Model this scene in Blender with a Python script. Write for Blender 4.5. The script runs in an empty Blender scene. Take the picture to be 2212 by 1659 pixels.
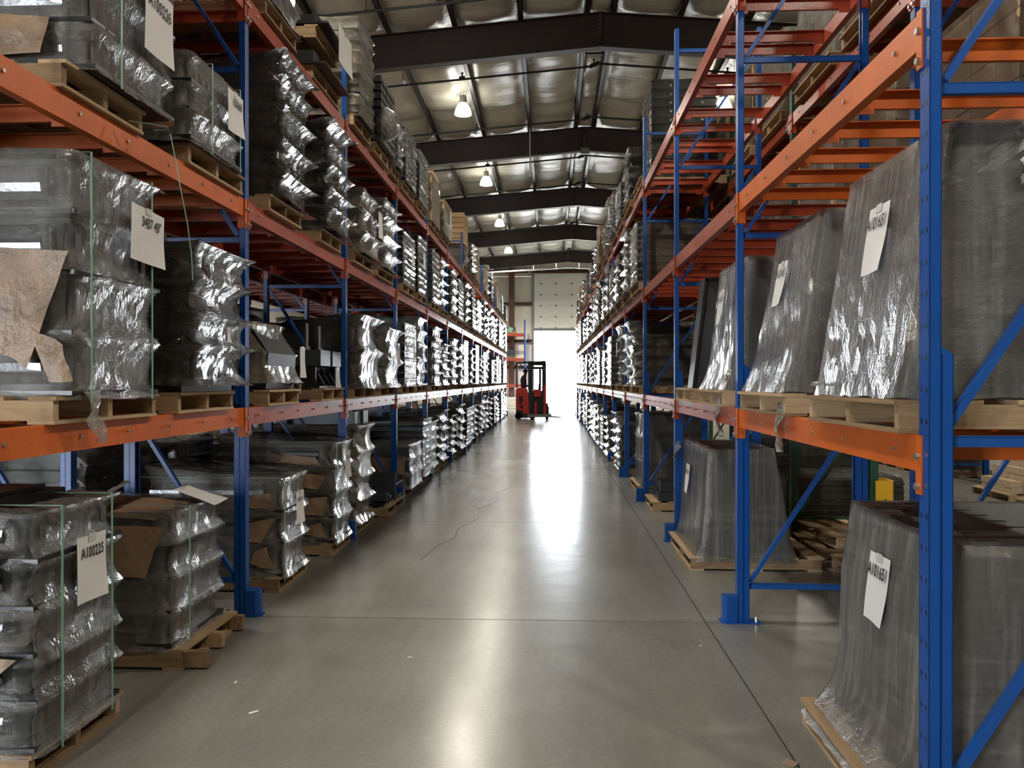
import bpy, bmesh, math, random
from mathutils import Vector, Matrix, noise
C = bpy.context.scene.collection
SC = bpy.context.scene
R = random.Random(7)

# ------------------------------------------------------------------ camera, world, light, exposure
cam_d = bpy.data.cameras.new('camera'); cam = bpy.data.objects.new('camera', cam_d); C.objects.link(cam)
cam_d.sensor_width = 36; cam_d.lens = 1760/2212*36; cam_d.clip_end = 300
cam.location = (0, 0, 1.68); cam.rotation_euler = (math.pi/2 - 6.5/1760, 0, math.atan(83/1760))
SC.camera = cam
W = bpy.data.worlds.new('world'); SC.world = W; W.use_nodes = True
bg = W.node_tree.nodes['Background']; bg.inputs[0].default_value = (.86, .93, 1, 1); bg.inputs[1].default_value = 34
SC.view_settings.view_transform = 'Standard'; SC.view_settings.look = 'None'
SC.view_settings.exposure = 0.34; SC.view_settings.gamma = 1
try: SC.view_settings.use_curve_mapping = False
except Exception: pass
SC.cycles.use_denoising = True
SC.cycles.use_adaptive_sampling = True; SC.cycles.adaptive_threshold = .03
SC.cycles.max_bounces = 7; SC.cycles.diffuse_bounces = 4; SC.cycles.glossy_bounces = 3
SC.cycles.transparent_max_bounces = 10; SC.cycles.sample_clamp_indirect = 6
SC.cycles.caustics_reflective = False; SC.cycles.caustics_refractive = False
LAMP_W = 620; LAMP_COL = (1, .93, .79)
LAMP_XY = [(x, -1.75 + 7.75*k) for x in (-2.31, 4.5) for k in range(7)] + [(x, 6 + 15.5*k) for x in (-9.1, 11.3) for k in range(3)]
def portal(name, loc, sx, sy, rot):
    l = bpy.data.lights.new(name, 'AREA'); l.shape = 'RECTANGLE'; l.size = sx; l.size_y = sy; l.cycles.is_portal = True
    o = bpy.data.objects.new(name, l); C.objects.link(o); o.location = loc; o.rotation_euler = rot
XR, XL = 1.297, -2.174                       # aisle faces of the right and left racks
YK = lambda k: 2.895 + 2.855*(k-1)           # post lines
LV = [0, 1.49, 2.98, 4.45]                   # floor and beam tops
FD = .887                                    # frame depth
WALL_Y, BACK_Y, WX0, WX1 = 51.6, -9.0, -14.0, 16.0
DOOR = (-1.08, 3.25, 5.0)                    # opening x0, x1, top
portal('far_door_portal', ((DOOR[0]+DOOR[1])/2, WALL_Y+.1, 2.5), 4.33, 5.0, (-math.pi/2, 0, 0))
portal('back_door_portal', (-10.6, BACK_Y-.1, 1.9), 4.0, 3.8, (math.pi/2, 0, 0))
roof_z = lambda x: 9.66 - abs(x-1.05)/12.0

# ------------------------------------------------------------------ materials
def NT(name):
    m = bpy.data.materials.new(name); m.use_nodes = True; nt = m.node_tree
    b = nt.nodes['Principled BSDF']
    return m, nt, b
def node(nt, t, **k):
    n = nt.nodes.new(t)
    for a, v in k.items():
        if a.startswith('i_'): n.inputs[a[2:].replace('_', ' ')].default_value = v
        else: setattr(n, a, v)
    return n
def coords(nt, scale=(1,1,1), kind='Object'):
    tc = node(nt, 'ShaderNodeTexCoord'); mp = node(nt, 'ShaderNodeMapping'); mp.inputs['Scale'].default_value = scale
    nt.links.new(tc.outputs[kind], mp.inputs[0]); return mp.outputs[0]
def wcoords(nt, scale=(1,1,1)):
    g = node(nt, 'ShaderNodeNewGeometry'); mp = node(nt, 'ShaderNodeMapping'); mp.inputs['Scale'].default_value = scale
    nt.links.new(g.outputs['Position'], mp.inputs[0]); return mp.outputs[0]
def noise_n(nt, vec, scale, detail=3, rough=.55):
    n = node(nt, 'ShaderNodeTexNoise'); n.inputs['Scale'].default_value = scale; n.inputs['Detail'].default_value = detail; n.inputs['Roughness'].default_value = rough
    nt.links.new(vec, n.inputs['Vector']); return n.outputs['Fac']
def ramp(nt, fac, stops):
    r = node(nt, 'ShaderNodeValToRGB'); e = r.color_ramp.elements
    while len(e) < len(stops): e.new(.5)
    for el, (p, c) in zip(e, stops):
        el.position = p; el.color = (c[0], c[1], c[2], 1) if isinstance(c, (tuple, list)) else (c, c, c, 1)
    nt.links.new(fac, r.inputs[0]); return r.outputs[0]
def bump(nt, h, strength, dist=.02):
    b = node(nt, 'ShaderNodeBump'); b.inputs['Strength'].default_value = strength; b.inputs['Distance'].default_value = dist
    nt.links.new(h, b.inputs['Height']); return b.outputs[0]
def mth(nt, op, a, b=None, clamp=False):
    n = node(nt, 'ShaderNodeMath', operation=op, use_clamp=clamp)
    for i, v in enumerate((a, b)):
        if v is None: continue
        if isinstance(v, (int, float)): n.inputs[i].default_value = v
        else: nt.links.new(v, n.inputs[i])
    return n.outputs[0]
def mixc(nt, fac, a, b):
    n = node(nt, 'ShaderNodeMix', data_type='RGBA')
    for i, v in ((0, fac), (6, a), (7, b)):
        if isinstance(v, (int, float)): n.inputs[i].default_value = v
        elif isinstance(v, (tuple, list)): n.inputs[i].default_value = (*v[:3], 1)
        else: nt.links.new(v, n.inputs[i])
    return n.outputs[2]
def simple(name, col, rough=.5, metal=0, var=.12, nscale=6, spec=.5, bmp=0, emit=None):
    m, nt, b = NT(name)
    v = coords(nt); f = noise_n(nt, v, nscale, 4)
    c0 = tuple(max(0, x*(1-var)) for x in col); c1 = tuple(min(1, x*(1+var)) for x in col)
    nt.links.new(ramp(nt, f, [(.3, c0), (.7, c1)]), b.inputs['Base Color'])
    b.inputs['Roughness'].default_value = rough; b.inputs['Metallic'].default_value = metal; b.inputs['Specular IOR Level'].default_value = spec
    if bmp: nt.links.new(bump(nt, noise_n(nt, v, nscale*5, 4), bmp), b.inputs['Normal'])
    if emit:
        b.inputs['Emission Color'].default_value = (*emit[:3], 1); b.inputs['Emission Strength'].default_value = emit[3]
    return m
def paint(name, col, rough=.38, holes=False):
    m, nt, b = NT(name); v = coords(nt)
    f = noise_n(nt, v, 3.5, 5); c = ramp(nt, f, [(.3, tuple(x*.86 for x in col)), (.7, tuple(min(1, x*1.1) for x in col))])
    sc = ramp(nt, noise_n(nt, coords(nt, (30, 30, 6)), 1.5, 5, .7), [(.70, 0), (.76, 1)])
    c = mixc(nt, mth(nt, 'MULTIPLY', sc, .22), c, (.55, .5, .46))
    if holes:                                       # punched slots down the aisle face, two columns
        sx = node(nt, 'ShaderNodeSeparateXYZ'); tc = node(nt, 'ShaderNodeTexCoord'); nt.links.new(tc.outputs['Object'], sx.inputs[0])
        zz = mth(nt, 'SUBTRACT', mth(nt, 'PINGPONG', sx.outputs[2], .055), .0)
        yy = mth(nt, 'SUBTRACT', mth(nt, 'ABSOLUTE', sx.outputs[1]), .018)
        d = mth(nt, 'ADD', mth(nt, 'POWER', mth(nt, 'DIVIDE', zz, .011), 2), mth(nt, 'POWER', mth(nt, 'DIVIDE', yy, .0065), 2))
        hole = mth(nt, 'LESS_THAN', d, 1)
        g = node(nt, 'ShaderNodeNewGeometry'); vt = node(nt, 'ShaderNodeVectorMath', operation='ABSOLUTE'); nt.links.new(g.outputs['Normal'], vt.inputs[0])
        s2 = node(nt, 'ShaderNodeSeparateXYZ'); nt.links.new(vt.outputs[0], s2.inputs[0])
        hole = mth(nt, 'MULTIPLY', hole, mth(nt, 'GREATER_THAN', s2.outputs[0], .8))
        c = mixc(nt, hole, c, (.005, .006, .01))
    nt.links.new(c, b.inputs['Base Color']); b.inputs['Roughness'].default_value = rough
    nt.links.new(bump(nt, noise_n(nt, v, 60, 2), .06), b.inputs['Normal'])
    return m
def wood(name, cols, grain=(2, 1, 1)):
    m, nt, b = NT(name); oi = node(nt, 'ShaderNodeObjectInfo')
    v = coords(nt, grain); add = node(nt, 'ShaderNodeVectorMath', operation='ADD')
    cb = node(nt, 'ShaderNodeCombineXYZ'); nt.links.new(mth(nt, 'MULTIPLY', oi.outputs['Random'], 37), cb.inputs[0]); nt.links.new(mth(nt, 'MULTIPLY', oi.outputs['Random'], 91), cb.inputs[2])
    nt.links.new(v, add.inputs[0]); nt.links.new(cb.outputs[0], add.inputs[1])
    f = noise_n(nt, add.outputs[0], 2.2, 6, .65)
    f2 = mth(nt, 'ADD', mth(nt, 'MULTIPLY', f, .7), mth(nt, 'MULTIPLY', oi.outputs['Random'], .4))
    c = ramp(nt, f2, [(.25, cols[0]), (.5, cols[1]), (.8, cols[2])])
    nt.links.new(c, b.inputs['Base Color']); b.inputs['Roughness'].default_value = .8
    nt.links.new(bump(nt, f, .25), b.inputs['Normal'])
    return m
def film_mat(name, haze, sheen=.9, tint=(.62, .61, .58), streak=.3, bs=.55, rough=.07, dark=.9, base=.08):
    m, nt, b = NT(name); nt.nodes.remove(b); out = nt.nodes['Material Output']
    v1 = coords(nt, (2.2, 2.2, 7)); v2 = coords(nt, (12, 12, 30)); v3 = coords(nt, (11, 11, .55)); v4 = coords(nt, (.6, .6, 11)); v5 = coords(nt, (8, 24, 15))
    big = noise_n(nt, v1, 2.2, 4, .6); fine = noise_n(nt, v2, 3.2, 4, .7)
    cre = mth(nt, 'ABSOLUTE', mth(nt, 'SUBTRACT', noise_n(nt, v5, 1.7, 3, .5), .5))       # sharp pulled creases
    h = mth(nt, 'ADD', mth(nt, 'ADD', mth(nt, 'MULTIPLY', big, .6), mth(nt, 'MULTIPLY', fine, .34)), mth(nt, 'MULTIPLY', cre, -.75))
    nrm = bump(nt, h, bs, .03)
    st = ramp(nt, noise_n(nt, v3, 1.6, 4, .6), [(.46, 0), (.70, 1)]); bd = ramp(nt, noise_n(nt, v4, 1.3, 4, .65), [(.5, 0), (.75, 1)])
    hz = mth(nt, 'ADD', haze, mth(nt, 'ADD', mth(nt, 'MULTIPLY', st, streak), mth(nt, 'MULTIPLY', bd, streak*.7)), True)
    tr = node(nt, 'ShaderNodeBsdfTransparent'); tr.inputs[0].default_value = (dark, dark, dark*.98, 1)
    df = node(nt, 'ShaderNodeBsdfDiffuse'); df.inputs[0].default_value = (*tint, 1); nt.links.new(nrm, df.inputs['Normal'])
    mx = node(nt, 'ShaderNodeMixShader'); nt.links.new(hz, mx.inputs[0]); nt.links.new(tr.outputs[0], mx.inputs[1]); nt.links.new(df.outputs[0], mx.inputs[2])
    gl = node(nt, 'ShaderNodeBsdfGlossy'); gl.inputs['Roughness'].default_value = rough; gl.inputs[0].default_value = (1, .98, .95, 1); nt.links.new(nrm, gl.inputs['Normal'])
    fr = node(nt, 'ShaderNodeFresnel'); fr.inputs[0].default_value = 1.6; nt.links.new(nrm, fr.inputs['Normal'])
    m2 = node(nt, 'ShaderNodeMixShader'); nt.links.new(mth(nt, 'ADD', mth(nt, 'MULTIPLY', fr.outputs[0], sheen), base, True), m2.inputs[0])
    nt.links.new(mx.outputs[0], m2.inputs[1]); nt.links.new(gl.outputs[0], m2.inputs[2]); nt.links.new(m2.outputs[0], out.inputs[0])
    return m
def concrete():
    m, nt, b = NT('polished_concrete'); v = wcoords(nt)
    a = noise_n(nt, v, .55, 6, .6); s = noise_n(nt, wcoords(nt, (3.2, .5, 1)), .9, 6, .65); f = noise_n(nt, v, 38, 4, .6)
    c = ramp(nt, a, [(.25, (.215, .215, .192)), (.5, (.270, .268, .242)), (.8, (.32, .32, .292))])
    c = mixc(nt, mth(nt, 'MULTIPLY', ramp(nt, s, [(.32, 1), (.62, 0)]), .45), c, (.14, .132, .115))
    c = mixc(nt, mth(nt, 'MULTIPLY', ramp(nt, f, [(.4, 1), (.6, 0)]), .24), c, (.16, .15, .13))
    stain = ramp(nt, noise_n(nt, wcoords(nt, (1, .35, 1)), 1.7, 5, .75), [(.60, 0), (.80, 1)])
    c = mixc(nt, mth(nt, 'MULTIPLY', stain, .42), c, (.09, .085, .075))
    nt.links.new(c, b.inputs['Base Color'])
    rr = ramp(nt, noise_n(nt, wcoords(nt, (1, .45, 1)), .9, 1.5, .4), [(.2, .20), (.8, .266)])
    nt.links.new(rr, b.inputs['Roughness']); b.inputs['Specular IOR Level'].default_value = .44
    nt.links.new(bump(nt, mth(nt, 'ADD', noise_n(nt, v, 3, 3), mth(nt, 'MULTIPLY', f, .25)), .10, .02), b.inputs['Normal'])
    return m
M = {}
M['blue'] = paint('blue_rack_paint', (.004, .074, .33), .36, holes=True)
M['blue_brace'] = paint('blue_brace_paint', (.008, .08, .33), .38)
M['green'] = paint('green_rack_paint', (.02, .07, .045), .4)
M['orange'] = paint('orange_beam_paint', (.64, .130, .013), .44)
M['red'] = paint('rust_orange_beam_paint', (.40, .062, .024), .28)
M['yellow'] = paint('yellow_guard_paint', (.75, .42, .02), .45)
M['bolt'] = simple('zinc_bolt', (.55, .54, .5), .35, .9)
M['wood'] = wood('pallet_wood', [(.17, .105, .055), (.36, .235, .125), (.56, .40, .235)], (1.5, 1, 1))
M['woodfar'] = wood('far_pallet_wood', [(.16, .10, .055), (.31, .20, .11), (.47, .33, .19)], (1.5, 4, 4))
M['iron'] = simple('dark_casting', (.030, .030, .031), .34, .35, .25, 5, .6, .15)
M['rib'] = simple('grey_rib_casting', (.13, .13, .126), .45, .1, .25, 5, .5, .1)
M['barrel'] = simple('bright_turned_steel', (.30, .31, .33), .22, .95, .2, 3, .5, .03)
M['ironb'] = simple('brown_tinted_casting', (.10, .068, .058), .34, .3, .3, 3, .6, .15)
M['black'] = simple('black_painted_steel', (.014, .015, .016), .32, .0, .25, 5, .6, .05)
M['steel'] = simple('blue_grey_steel', (.075, .085, .098), .36, .5, .2, 4, .6, .05)
M['cap'] = simple('bright_tube_end', (.55, .56, .55), .25, .9)
M['plate'] = simple('grey_steel_plate', (.062, .060, .062), .42, .3, .35, 2.5, .55, .05)
M['kraft'] = simple('kraft_paper', (.31, .205, .125), .4, 0, .25, 4, .5, .5)
M['carton'] = simple('brown_carton', (.50, .33, .18), .75, 0, .12, 2, .3, .08)
M['cartonl'] = simple('pale_carton', (.55, .42, .27), .75, 0, .1, 2, .3, .08)
M['lumber'] = wood('fresh_lumber', [(.42, .27, .13), (.56, .38, .2), (.66, .47, .27)], (1.2, 1, 1))
M['film'] = film_mat('hazy_stretch_film', .14, 1.0, (.50, .49, .465), .28, .8, .06, .9, .05)
M['filmv'] = film_mat('layered_stretch_film', .15, .8, (.46, .45, .43), .20, .7, .06, .94, .04)
M['filmp'] = film_mat('smooth_layered_stretch_film', .22, .8, (.40, .385, .36), .26, .42, .10, .9, .04)
M['filmd'] = film_mat('thin_stretch_film', .02, 1.0, (.48, .47, .44), .10, 1.0, .045, .92, .02)
M['filmb'] = film_mat('brownish_stretch_film', .24, 1.0, (.42, .36, .27), .24, .9, .06, .9, .04)
M['filmf'] = film_mat('far_stretch_film', .08, .62, (.48, .47, .44), .16, .5, .08, .9, .015)
M['filmw'] = film_mat('bunched_white_film', .42, 1.0, (.62, .61, .59), .3, 1.0, .08, .92, .06)
M['filmc'] = film_mat('clear_carton_film', .02, 1.0, (.5, .47, .42), .07, .9, .06, .95, .03)
M['strap'] = simple('green_strap', (.21, .40, .29), .4, 0, .1)
M['paper'] = simple('white_paper', (.78, .77, .76), .7, 0, .03)
M['ink'] = simple('black_ink', (.01, .01, .01), .6)
M['tape'] = simple('clear_tape', (.62, .61, .58), .3)
M['floor'] = concrete()
M['joint'] = simple('joint_filler', (.05, .048, .043), .9)
M['beam'] = simple('oxide_primer_steel', (.028, .016, .013), .55, 0, .2, 3)
M['purlin'] = simple('grey_purlin_steel', (.045, .040, .035), .42, .2, .2, 3)
M['pipe'] = simple('black_pipe', (.02, .019, .017), .5, .2)
M['gpipe'] = simple('grey_conduit', (.42, .42, .40), .4, .4)
M['wallp'] = simple('cream_wall_panel', (.74, .70, .59), .6, 0, .1, 1.2, .4, .1)
M['girt'] = simple('red_brown_girt', (.13, .055, .04), .55, 0, .2)
M['white'] = simple('white_door_steel', (.84, .82, .76), .45, 0, .05)
M['grey'] = simple('grey_metal', (.22, .22, .22), .5, .3)
M['redtruck'] = simple('red_truck_paint', (.46, .028, .025), .35, 0, .12)
M['blk'] = simple('black_rubber', (.012, .012, .012), .6)
M['skin'] = simple('brown_skin', (.16, .085, .055), .55)
M['shirt'] = simple('dark_purple_shirt', (.035, .02, .045), .85)
M['trouser'] = simple('dark_trousers', (.02, .022, .03), .85)
M['hair'] = simple('short_dark_hair', (.02, .016, .013), .8)
M['bulb'] = simple('lit_lamp_lens', (.9, .9, .85), .4, emit=(1, .95, .84, 18))
M['wallside'] = simple('dull_wall_panel', (.34, .31, .26), .7, 0, .1, .6)
M['asphalt'] = simple('pale_yard_concrete', (.52, .51, .48), .9, 0, .1, 1)
def vinyl():
    m, nt, b = NT('white_vinyl_insulation'); v = wcoords(nt)
    nt.links.new(ramp(nt, noise_n(nt, v, .8, 5), [(.3, (.50, .47, .39)), (.7, (.62, .585, .49))]), b.inputs['Base Color'])
    b.inputs['Roughness'].default_value = .24; b.inputs['Specular IOR Level'].default_value = .8
    nt.links.new(bump(nt, mth(nt, 'ADD', noise_n(nt, wcoords(nt, (.8, 4, 1)), 2.2, 5, .6), mth(nt, 'MULTIPLY', noise_n(nt, v, 22, 3), .15)), .4, .05), b.inputs['Normal'])
    return m
M['vinyl'] = vinyl()

# ------------------------------------------------------------------ mesh helpers
def setp(o, label=None, cat=None, group=None, kind=None):
    if label: o['label'] = label
    if cat: o['category'] = cat
    if group: o['group'] = group
    if kind: o['kind'] = kind
    return o
def link(name, data, parent=None, loc=None):
    o = bpy.data.objects.new(name, data); C.objects.link(o)
    if parent: o.parent = parent
    if loc is not None: o.location = loc
    return o
def empty(name, loc, label=None, cat=None, group=None, kind=None):
    o = link(name, None, None, loc); o.empty_display_size = .1
    return setp(o, label, cat, group, kind)
class MB:
    def __init__(s): s.v = []; s.f = []; s.m = []; s.cur = 0
    def add(s, vs, fs):
        n = len(s.v); s.v += [tuple(p) for p in vs]; s.f += [tuple(i+n for i in f) for f in fs]; s.m += [s.cur]*len(fs)
    def box(s, x0, y0, z0, x1, y1, z1):
        x0, x1 = sorted((x0, x1)); y0, y1 = sorted((y0, y1)); z0, z1 = sorted((z0, z1))
        s.add([(x0,y0,z0),(x1,y0,z0),(x1,y1,z0),(x0,y1,z0),(x0,y0,z1),(x1,y0,z1),(x1,y1,z1),(x0,y1,z1)],
              [(0,3,2,1),(4,5,6,7),(0,1,5,4),(1,2,6,5),(2,3,7,6),(3,0,4,7)])
    def bar(s, a, b, w, h, up=(0,0,1)):              # square bar from a to b
        a, b = Vector(a), Vector(b); d = (b-a).normalized(); u = Vector(up)
        if abs(d.dot(u)) > .97: u = Vector((1,0,0))
        r = d.cross(u).normalized(); u = r.cross(d)
        vs = [p + r*i*w/2 + u*j*h/2 for p in (a, b) for i, j in ((-1,-1),(1,-1),(1,1),(-1,1))]
        s.add(vs, [(3,2,1,0),(4,5,6,7),(0,1,5,4),(1,2,6,5),(2,3,7,6),(3,0,4,7)])
    def cyl(s, a, b, r, n=8, r2=None):
        a, b = Vector(a), Vector(b); d = (b-a).normalized(); u = Vector((0,0,1)) if abs(d.z) < .9 else Vector((1,0,0))
        x = d.cross(u).normalized(); y = x.cross(d); r2 = r if r2 is None else r2
        vs = [p + (x*math.cos(t)+y*math.sin(t))*q for p, q in ((a, r), (b, r2)) for t in [2*math.pi*i/n for i in range(n)]]
        s.add(vs, [(i, (i+1)%n, n+(i+1)%n, n+i) for i in range(n)] + [tuple(range(n-1, -1, -1)), tuple(range(n, 2*n))])
    def prism(s, poly, axis, t0, t1):                # polygon in the two other axes, extruded along axis
        n = len(poly)
        def P(p, t):
            return {'x': (t, p[0], p[1]), 'y': (p[0], t, p[1]), 'z': (p[0], p[1], t)}[axis]
        s.add([P(p, t0) for p in poly] + [P(p, t1) for p in poly],
              [tuple(range(n)), tuple(range(2*n-1, n-1, -1))] + [(i, n+i, n+(i+1)%n, (i+1)%n) for i in range(n)])
    def tube(s, pts, r, n=6):
        for a, b in zip(pts[:-1], pts[1:]): s.cyl(a, b, r, n)
    def grid(s, rows):                                # list of rows of points
        nr, nc = len(rows), len(rows[0])
        s.add([p for r in rows for p in r], [(i*nc+j, i*nc+j+1, (i+1)*nc+j+1, (i+1)*nc+j) for i in range(nr-1) for j in range(nc-1)])
    def mesh(s, name, mats, smooth=False):
        me = bpy.data.meshes.new(name); me.from_pydata(s.v, [], s.f)
        for m in (mats if isinstance(mats, (list, tuple)) else [mats]): me.materials.append(m)
        if s.cur: me.polygons.foreach_set('material_index', s.m)
        bm = bmesh.new(); bm.from_mesh(me); bmesh.ops.recalc_face_normals(bm, faces=bm.faces); bm.to_mesh(me); bm.free()
        if smooth: me.polygons.foreach_set('use_smooth', [True]*len(me.polygons))
        me.update(); return me
    def build(s, name, mats, parent=None, loc=None, smooth=False): return link(name, s.mesh(name, mats, smooth), parent, loc)
_cache = {}
def unit(mat):
    if mat.name not in _cache:
        b = MB(); b.box(-.5,-.5,-.5,.5,.5,.5); _cache[mat.name] = b.mesh('piece_' + mat.name, mat)
    return _cache[mat.name]
def ub(name, mat, parent, c, size, rot=None):
    o = link(name, unit(mat), parent, c); o.scale = size
    if rot: o.rotation_euler = rot
    return o
def copy_tree(o, parent=None):
    c = o.copy(); C.objects.link(c); c.parent = parent
    for ch in list(o.children): copy_tree(ch, c)
    return c
ORD = ['', 'first', 'second', 'third', 'fourth', 'fifth', 'sixth', 'seventh', 'eighth', 'ninth', 'tenth', 'eleventh', 'twelfth', 'thirteenth', 'fourteenth']
LVN = ['floor level', 'lowest beams', 'middle beams', 'top beams']

# ------------------------------------------------------------------ building shell
fl = empty('floor', (0, 0, 0), kind='structure')
b = MB(); b.box(WX0, BACK_Y, -.12, WX1, WALL_Y, -.012); b.build('joint_bed', M['joint'], fl)
xs = [WX0, -10.8, -6.85, -2.88, 1.08, 5.04, 9.0, 12.9, WX1]; ys = [BACK_Y] + [5.72 + 3.95*k for k in range(-3, 12)] + [WALL_Y]
for i in range(len(xs)-1):
    for j in range(len(ys)-1):
        g = .005; sx, sy = xs[i+1]-xs[i]-2*g, ys[j+1]-ys[j]-2*g
        ub('concrete_slab', M['floor'], fl, ((xs[i]+xs[i+1])/2, (ys[j]+ys[j+1])/2, -.03), (sx, sy, .06))
b = MB()
for pts in ([(-1.22, 7.6), (-1.14, 8.3), (-1.02, 8.7), (-1.05, 9.2), (-.88, 9.9), (-.93, 10.6), (-.74, 11.4), (-.79, 12.2), (-.62, 12.9), (-.66, 13.6)], [(-.93, 10.6), (-1.1, 11.1), (-1.06, 11.7)]):
    for p, q in zip(pts[:-1], pts[1:]): b.bar((*p, .0005), (*q, .0005), .007, .001)
b.build('crack', M['joint'], fl)
b = MB(); b.box(-60, WALL_Y+.12, -.2, 70, 130, -.02); yard = setp(b.build('outdoor_yard', M['asphalt']), kind='structure')
b = MB(); b.box(-40, BACK_Y-.12, -.2, 40, -60, -.02); setp(b.build('outdoor_yard', M['asphalt']), kind='structure')
def wall(name, boxes, mat, t=.1):
    b = MB()
    for q in boxes: b.box(*q)
    return setp(b.build(name, mat), kind='structure')
wall('wall_left', [(WX0-.1, BACK_Y, 0, WX0, WALL_Y, 9.0)], M['wallside'])
wall('wall_right', [(WX1, BACK_Y, 0, WX1+.1, WALL_Y, 9.0)], M['wallside'])
wb = wall('wall_back', [(WX0, BACK_Y-.1, 0, -12.6, BACK_Y, 10), (-8.6, BACK_Y-.1, 0, WX1, BACK_Y, 10), (-12.6, BACK_Y-.1, 3.8, -8.6, BACK_Y, 10)], M['wallside'])
wf = empty('wall_far', (0, WALL_Y, 0), kind='structure')
zc_ = [0, 2.55, 4.2, 6.55, 8.3, 10]
colx = [WX0, -8.6, -2.45, DOOR[0], DOOR[1], 9.0, WX1]
for i in range(len(colx)-1):
    for j in range(len(zc_)-1):
        x0, x1 = colx[i], colx[i+1]; z0, z1 = zc_[j], zc_[j+1]
        if i == 3:
            if j < 4: continue
            z0 = 8.5
        n = max(1, round((x1-x0)/1.3))
        for k in range(n):
            xa, xb = x0+(x1-x0)*k/n, x0+(x1-x0)*(k+1)/n
            ub('insulation_panel', M['wallp'], wf, ((xa+xb)/2, .06, (z0+z1)/2), (xb-xa-.012, .08, z1-z0-.01))
for i, x in enumerate((-8.6, -2.45, 9.0)):
    b = MB(); b.box(x-.17, -.30, 0, x+.17, -.28, 9.3); b.box(x-.012, -.28, 0, x+.012, -.04, 9.3); b.box(x-.17, -.04, 0, x+.17, -.02, 9.3)
    b.build('wall_column', M['girt'], wf)
for z in zc_[1:5]:
    for xa, xb in ((WX0, DOOR[0]), (DOOR[1], WX1)) if z < 8.2 else ((WX0, WX1),):
        if z > 8.2: z = 8.62
        b = MB(); b.box(xa, -.16, z-.10, xb, .0, z-.085); b.box(xa, -.03, z-.10, xb, -.01, z+.10); b.box(xa, -.16, z+.085, xb, 0, z+.10)
        b.build('girt', M['girt'], wf)
d1 = empty('door_1', (0, WALL_Y-.06, 0), kind='structure')
for k in range(5):
    z0 = DOOR[2] + .02 + k*.70
    s_ = ub('door_section', M['white'], d1, ((DOOR[0]+DOOR[1])/2, .05, z0+.345), (DOOR[1]-DOOR[0]-.06, .05, .696))
    ub('seam_strip', M['wallp'], d1, ((DOOR[0]+DOOR[1])/2, .07, z0), (DOOR[1]-DOOR[0]-.06, .03, .05))
    b = MB()
    for x in (-.6, .33, 1.35, 2.4): b.box(x-.07, -.005, z0-.03, x+.07, .024, z0+.05)
    b.build('hinge_row', M['grey'], d1)
b = MB(); b.box(DOOR[0]+.03, 0, DOOR[2]-.16, DOOR[1]-.03, .09, DOOR[2]+.02); b.build('bottom_seal', M['grey'], d1)
for x in (DOOR[0], DOOR[1]):
    b = MB(); b.box(x-.09, -.04, 0, x+.05, .12, 8.55); b.build('door_jamb', M['grey'], d1)
b = MB(); b.box(DOOR[0]-.1, -.03, 8.48, DOOR[1]+.1, .12, 8.56); b.build('door_head', M['girt'], d1)
b = MB(); b.bar((-1.25, -.3, 8.4), (-1.95, -.3, 9.4), .05, .05); b.bar((-1.25, -.3, 8.2), (-1.25, -.3, 9.4), .05, .05); b.bar((-.55, -.3, 8.5), (-.55, -.3, 9.3), .03, .03); b.build('track_hanger', M['gpipe'], d1)

# roof: sagging insulation over purlins, on tapered steel frames
pur = [1.05-.32, 1.05+.32]
while pur[0] > WX0+1: pur.insert(0, pur[0]-1.4)
while pur[-1] < WX1-1: pur.append(pur[-1]+1.4)
FR = [17.27 - 7.75*3, 17.27-7.75*2, 17.27-7.75, 17.27, 25.02, 32.77, 40.52, 48.27]
FR = [f + .05 for f in FR]
ex = [WX0] + pur + [WX1]; b = MB()
ny = 480; rows = []
colsx = []
for i in range(len(ex)-1):
    n = 7
    for k in range(n + (i == len(ex)-2)): colsx.append((ex[i] + (ex[i+1]-ex[i])*k/n, k/n))
for j in range(ny+1):
    y = BACK_Y + (WALL_Y-BACK_Y)*j/ny; ph = (y-FR[0]) % 7.75/7.75
    row = []
    for x, t in colsx:
        sag = max(0, math.sin(math.pi*t))**.45; bay = int((x+40)/1.4)
        q = ph*4 + .35*noise.noise((bay*1.7, y*.12, 1)); fold = abs(math.sin(math.pi*q))
        wv = .05 + .085*fold + .035*abs(math.sin(math.pi*q*2.3+bay)) + .03*noise.noise((x*.8, y*1.4, 0))
        wv += .12*math.exp(-((ph-.96)/.06)**2) - .05*math.exp(-((ph-.06)/.05)**2)
        row.append((x, y, roof_z(x) - sag*wv))
    rows.append(row)
b.grid(rows); ceil = setp(b.build('ceiling', M['vinyl'], smooth=True), kind='structure')
b = MB(); b.add([(WX0-.1, BACK_Y-.2, roof_z(WX0)+.25), (1.05, BACK_Y-.2, 9.95), (1.05, WALL_Y+.2, 9.95), (WX0-.1, WALL_Y+.2, roof_z(WX0)+.25), (WX1+.1, BACK_Y-.2, roof_z(WX1)+.25), (WX1+.1, WALL_Y+.2, roof_z(WX1)+.25)], [(0,1,2,3), (1,4,5,2)])
setp(b.build('roof', M['wallside']), kind='structure')
for i, x in enumerate(pur):
    z = roof_z(x); b = MB(); sgn = 1 if x < 1.05 else -1
    b.box(x-.01, BACK_Y, z-.21, x+.01, WALL_Y, z-.005); b.box(x, BACK_Y, z-.21, x+sgn*.10, WALL_Y, z-.198); b.box(x+sgn*.088, BACK_Y, z-.21, x+sgn*.10, WALL_Y, z-.175); b.box(x-sgn*.06, BACK_Y, z-.02, x+sgn*.06, WALL_Y, z-.005)
    setp(b.build('roof_purlin', M['purlin']), kind='structure')
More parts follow.
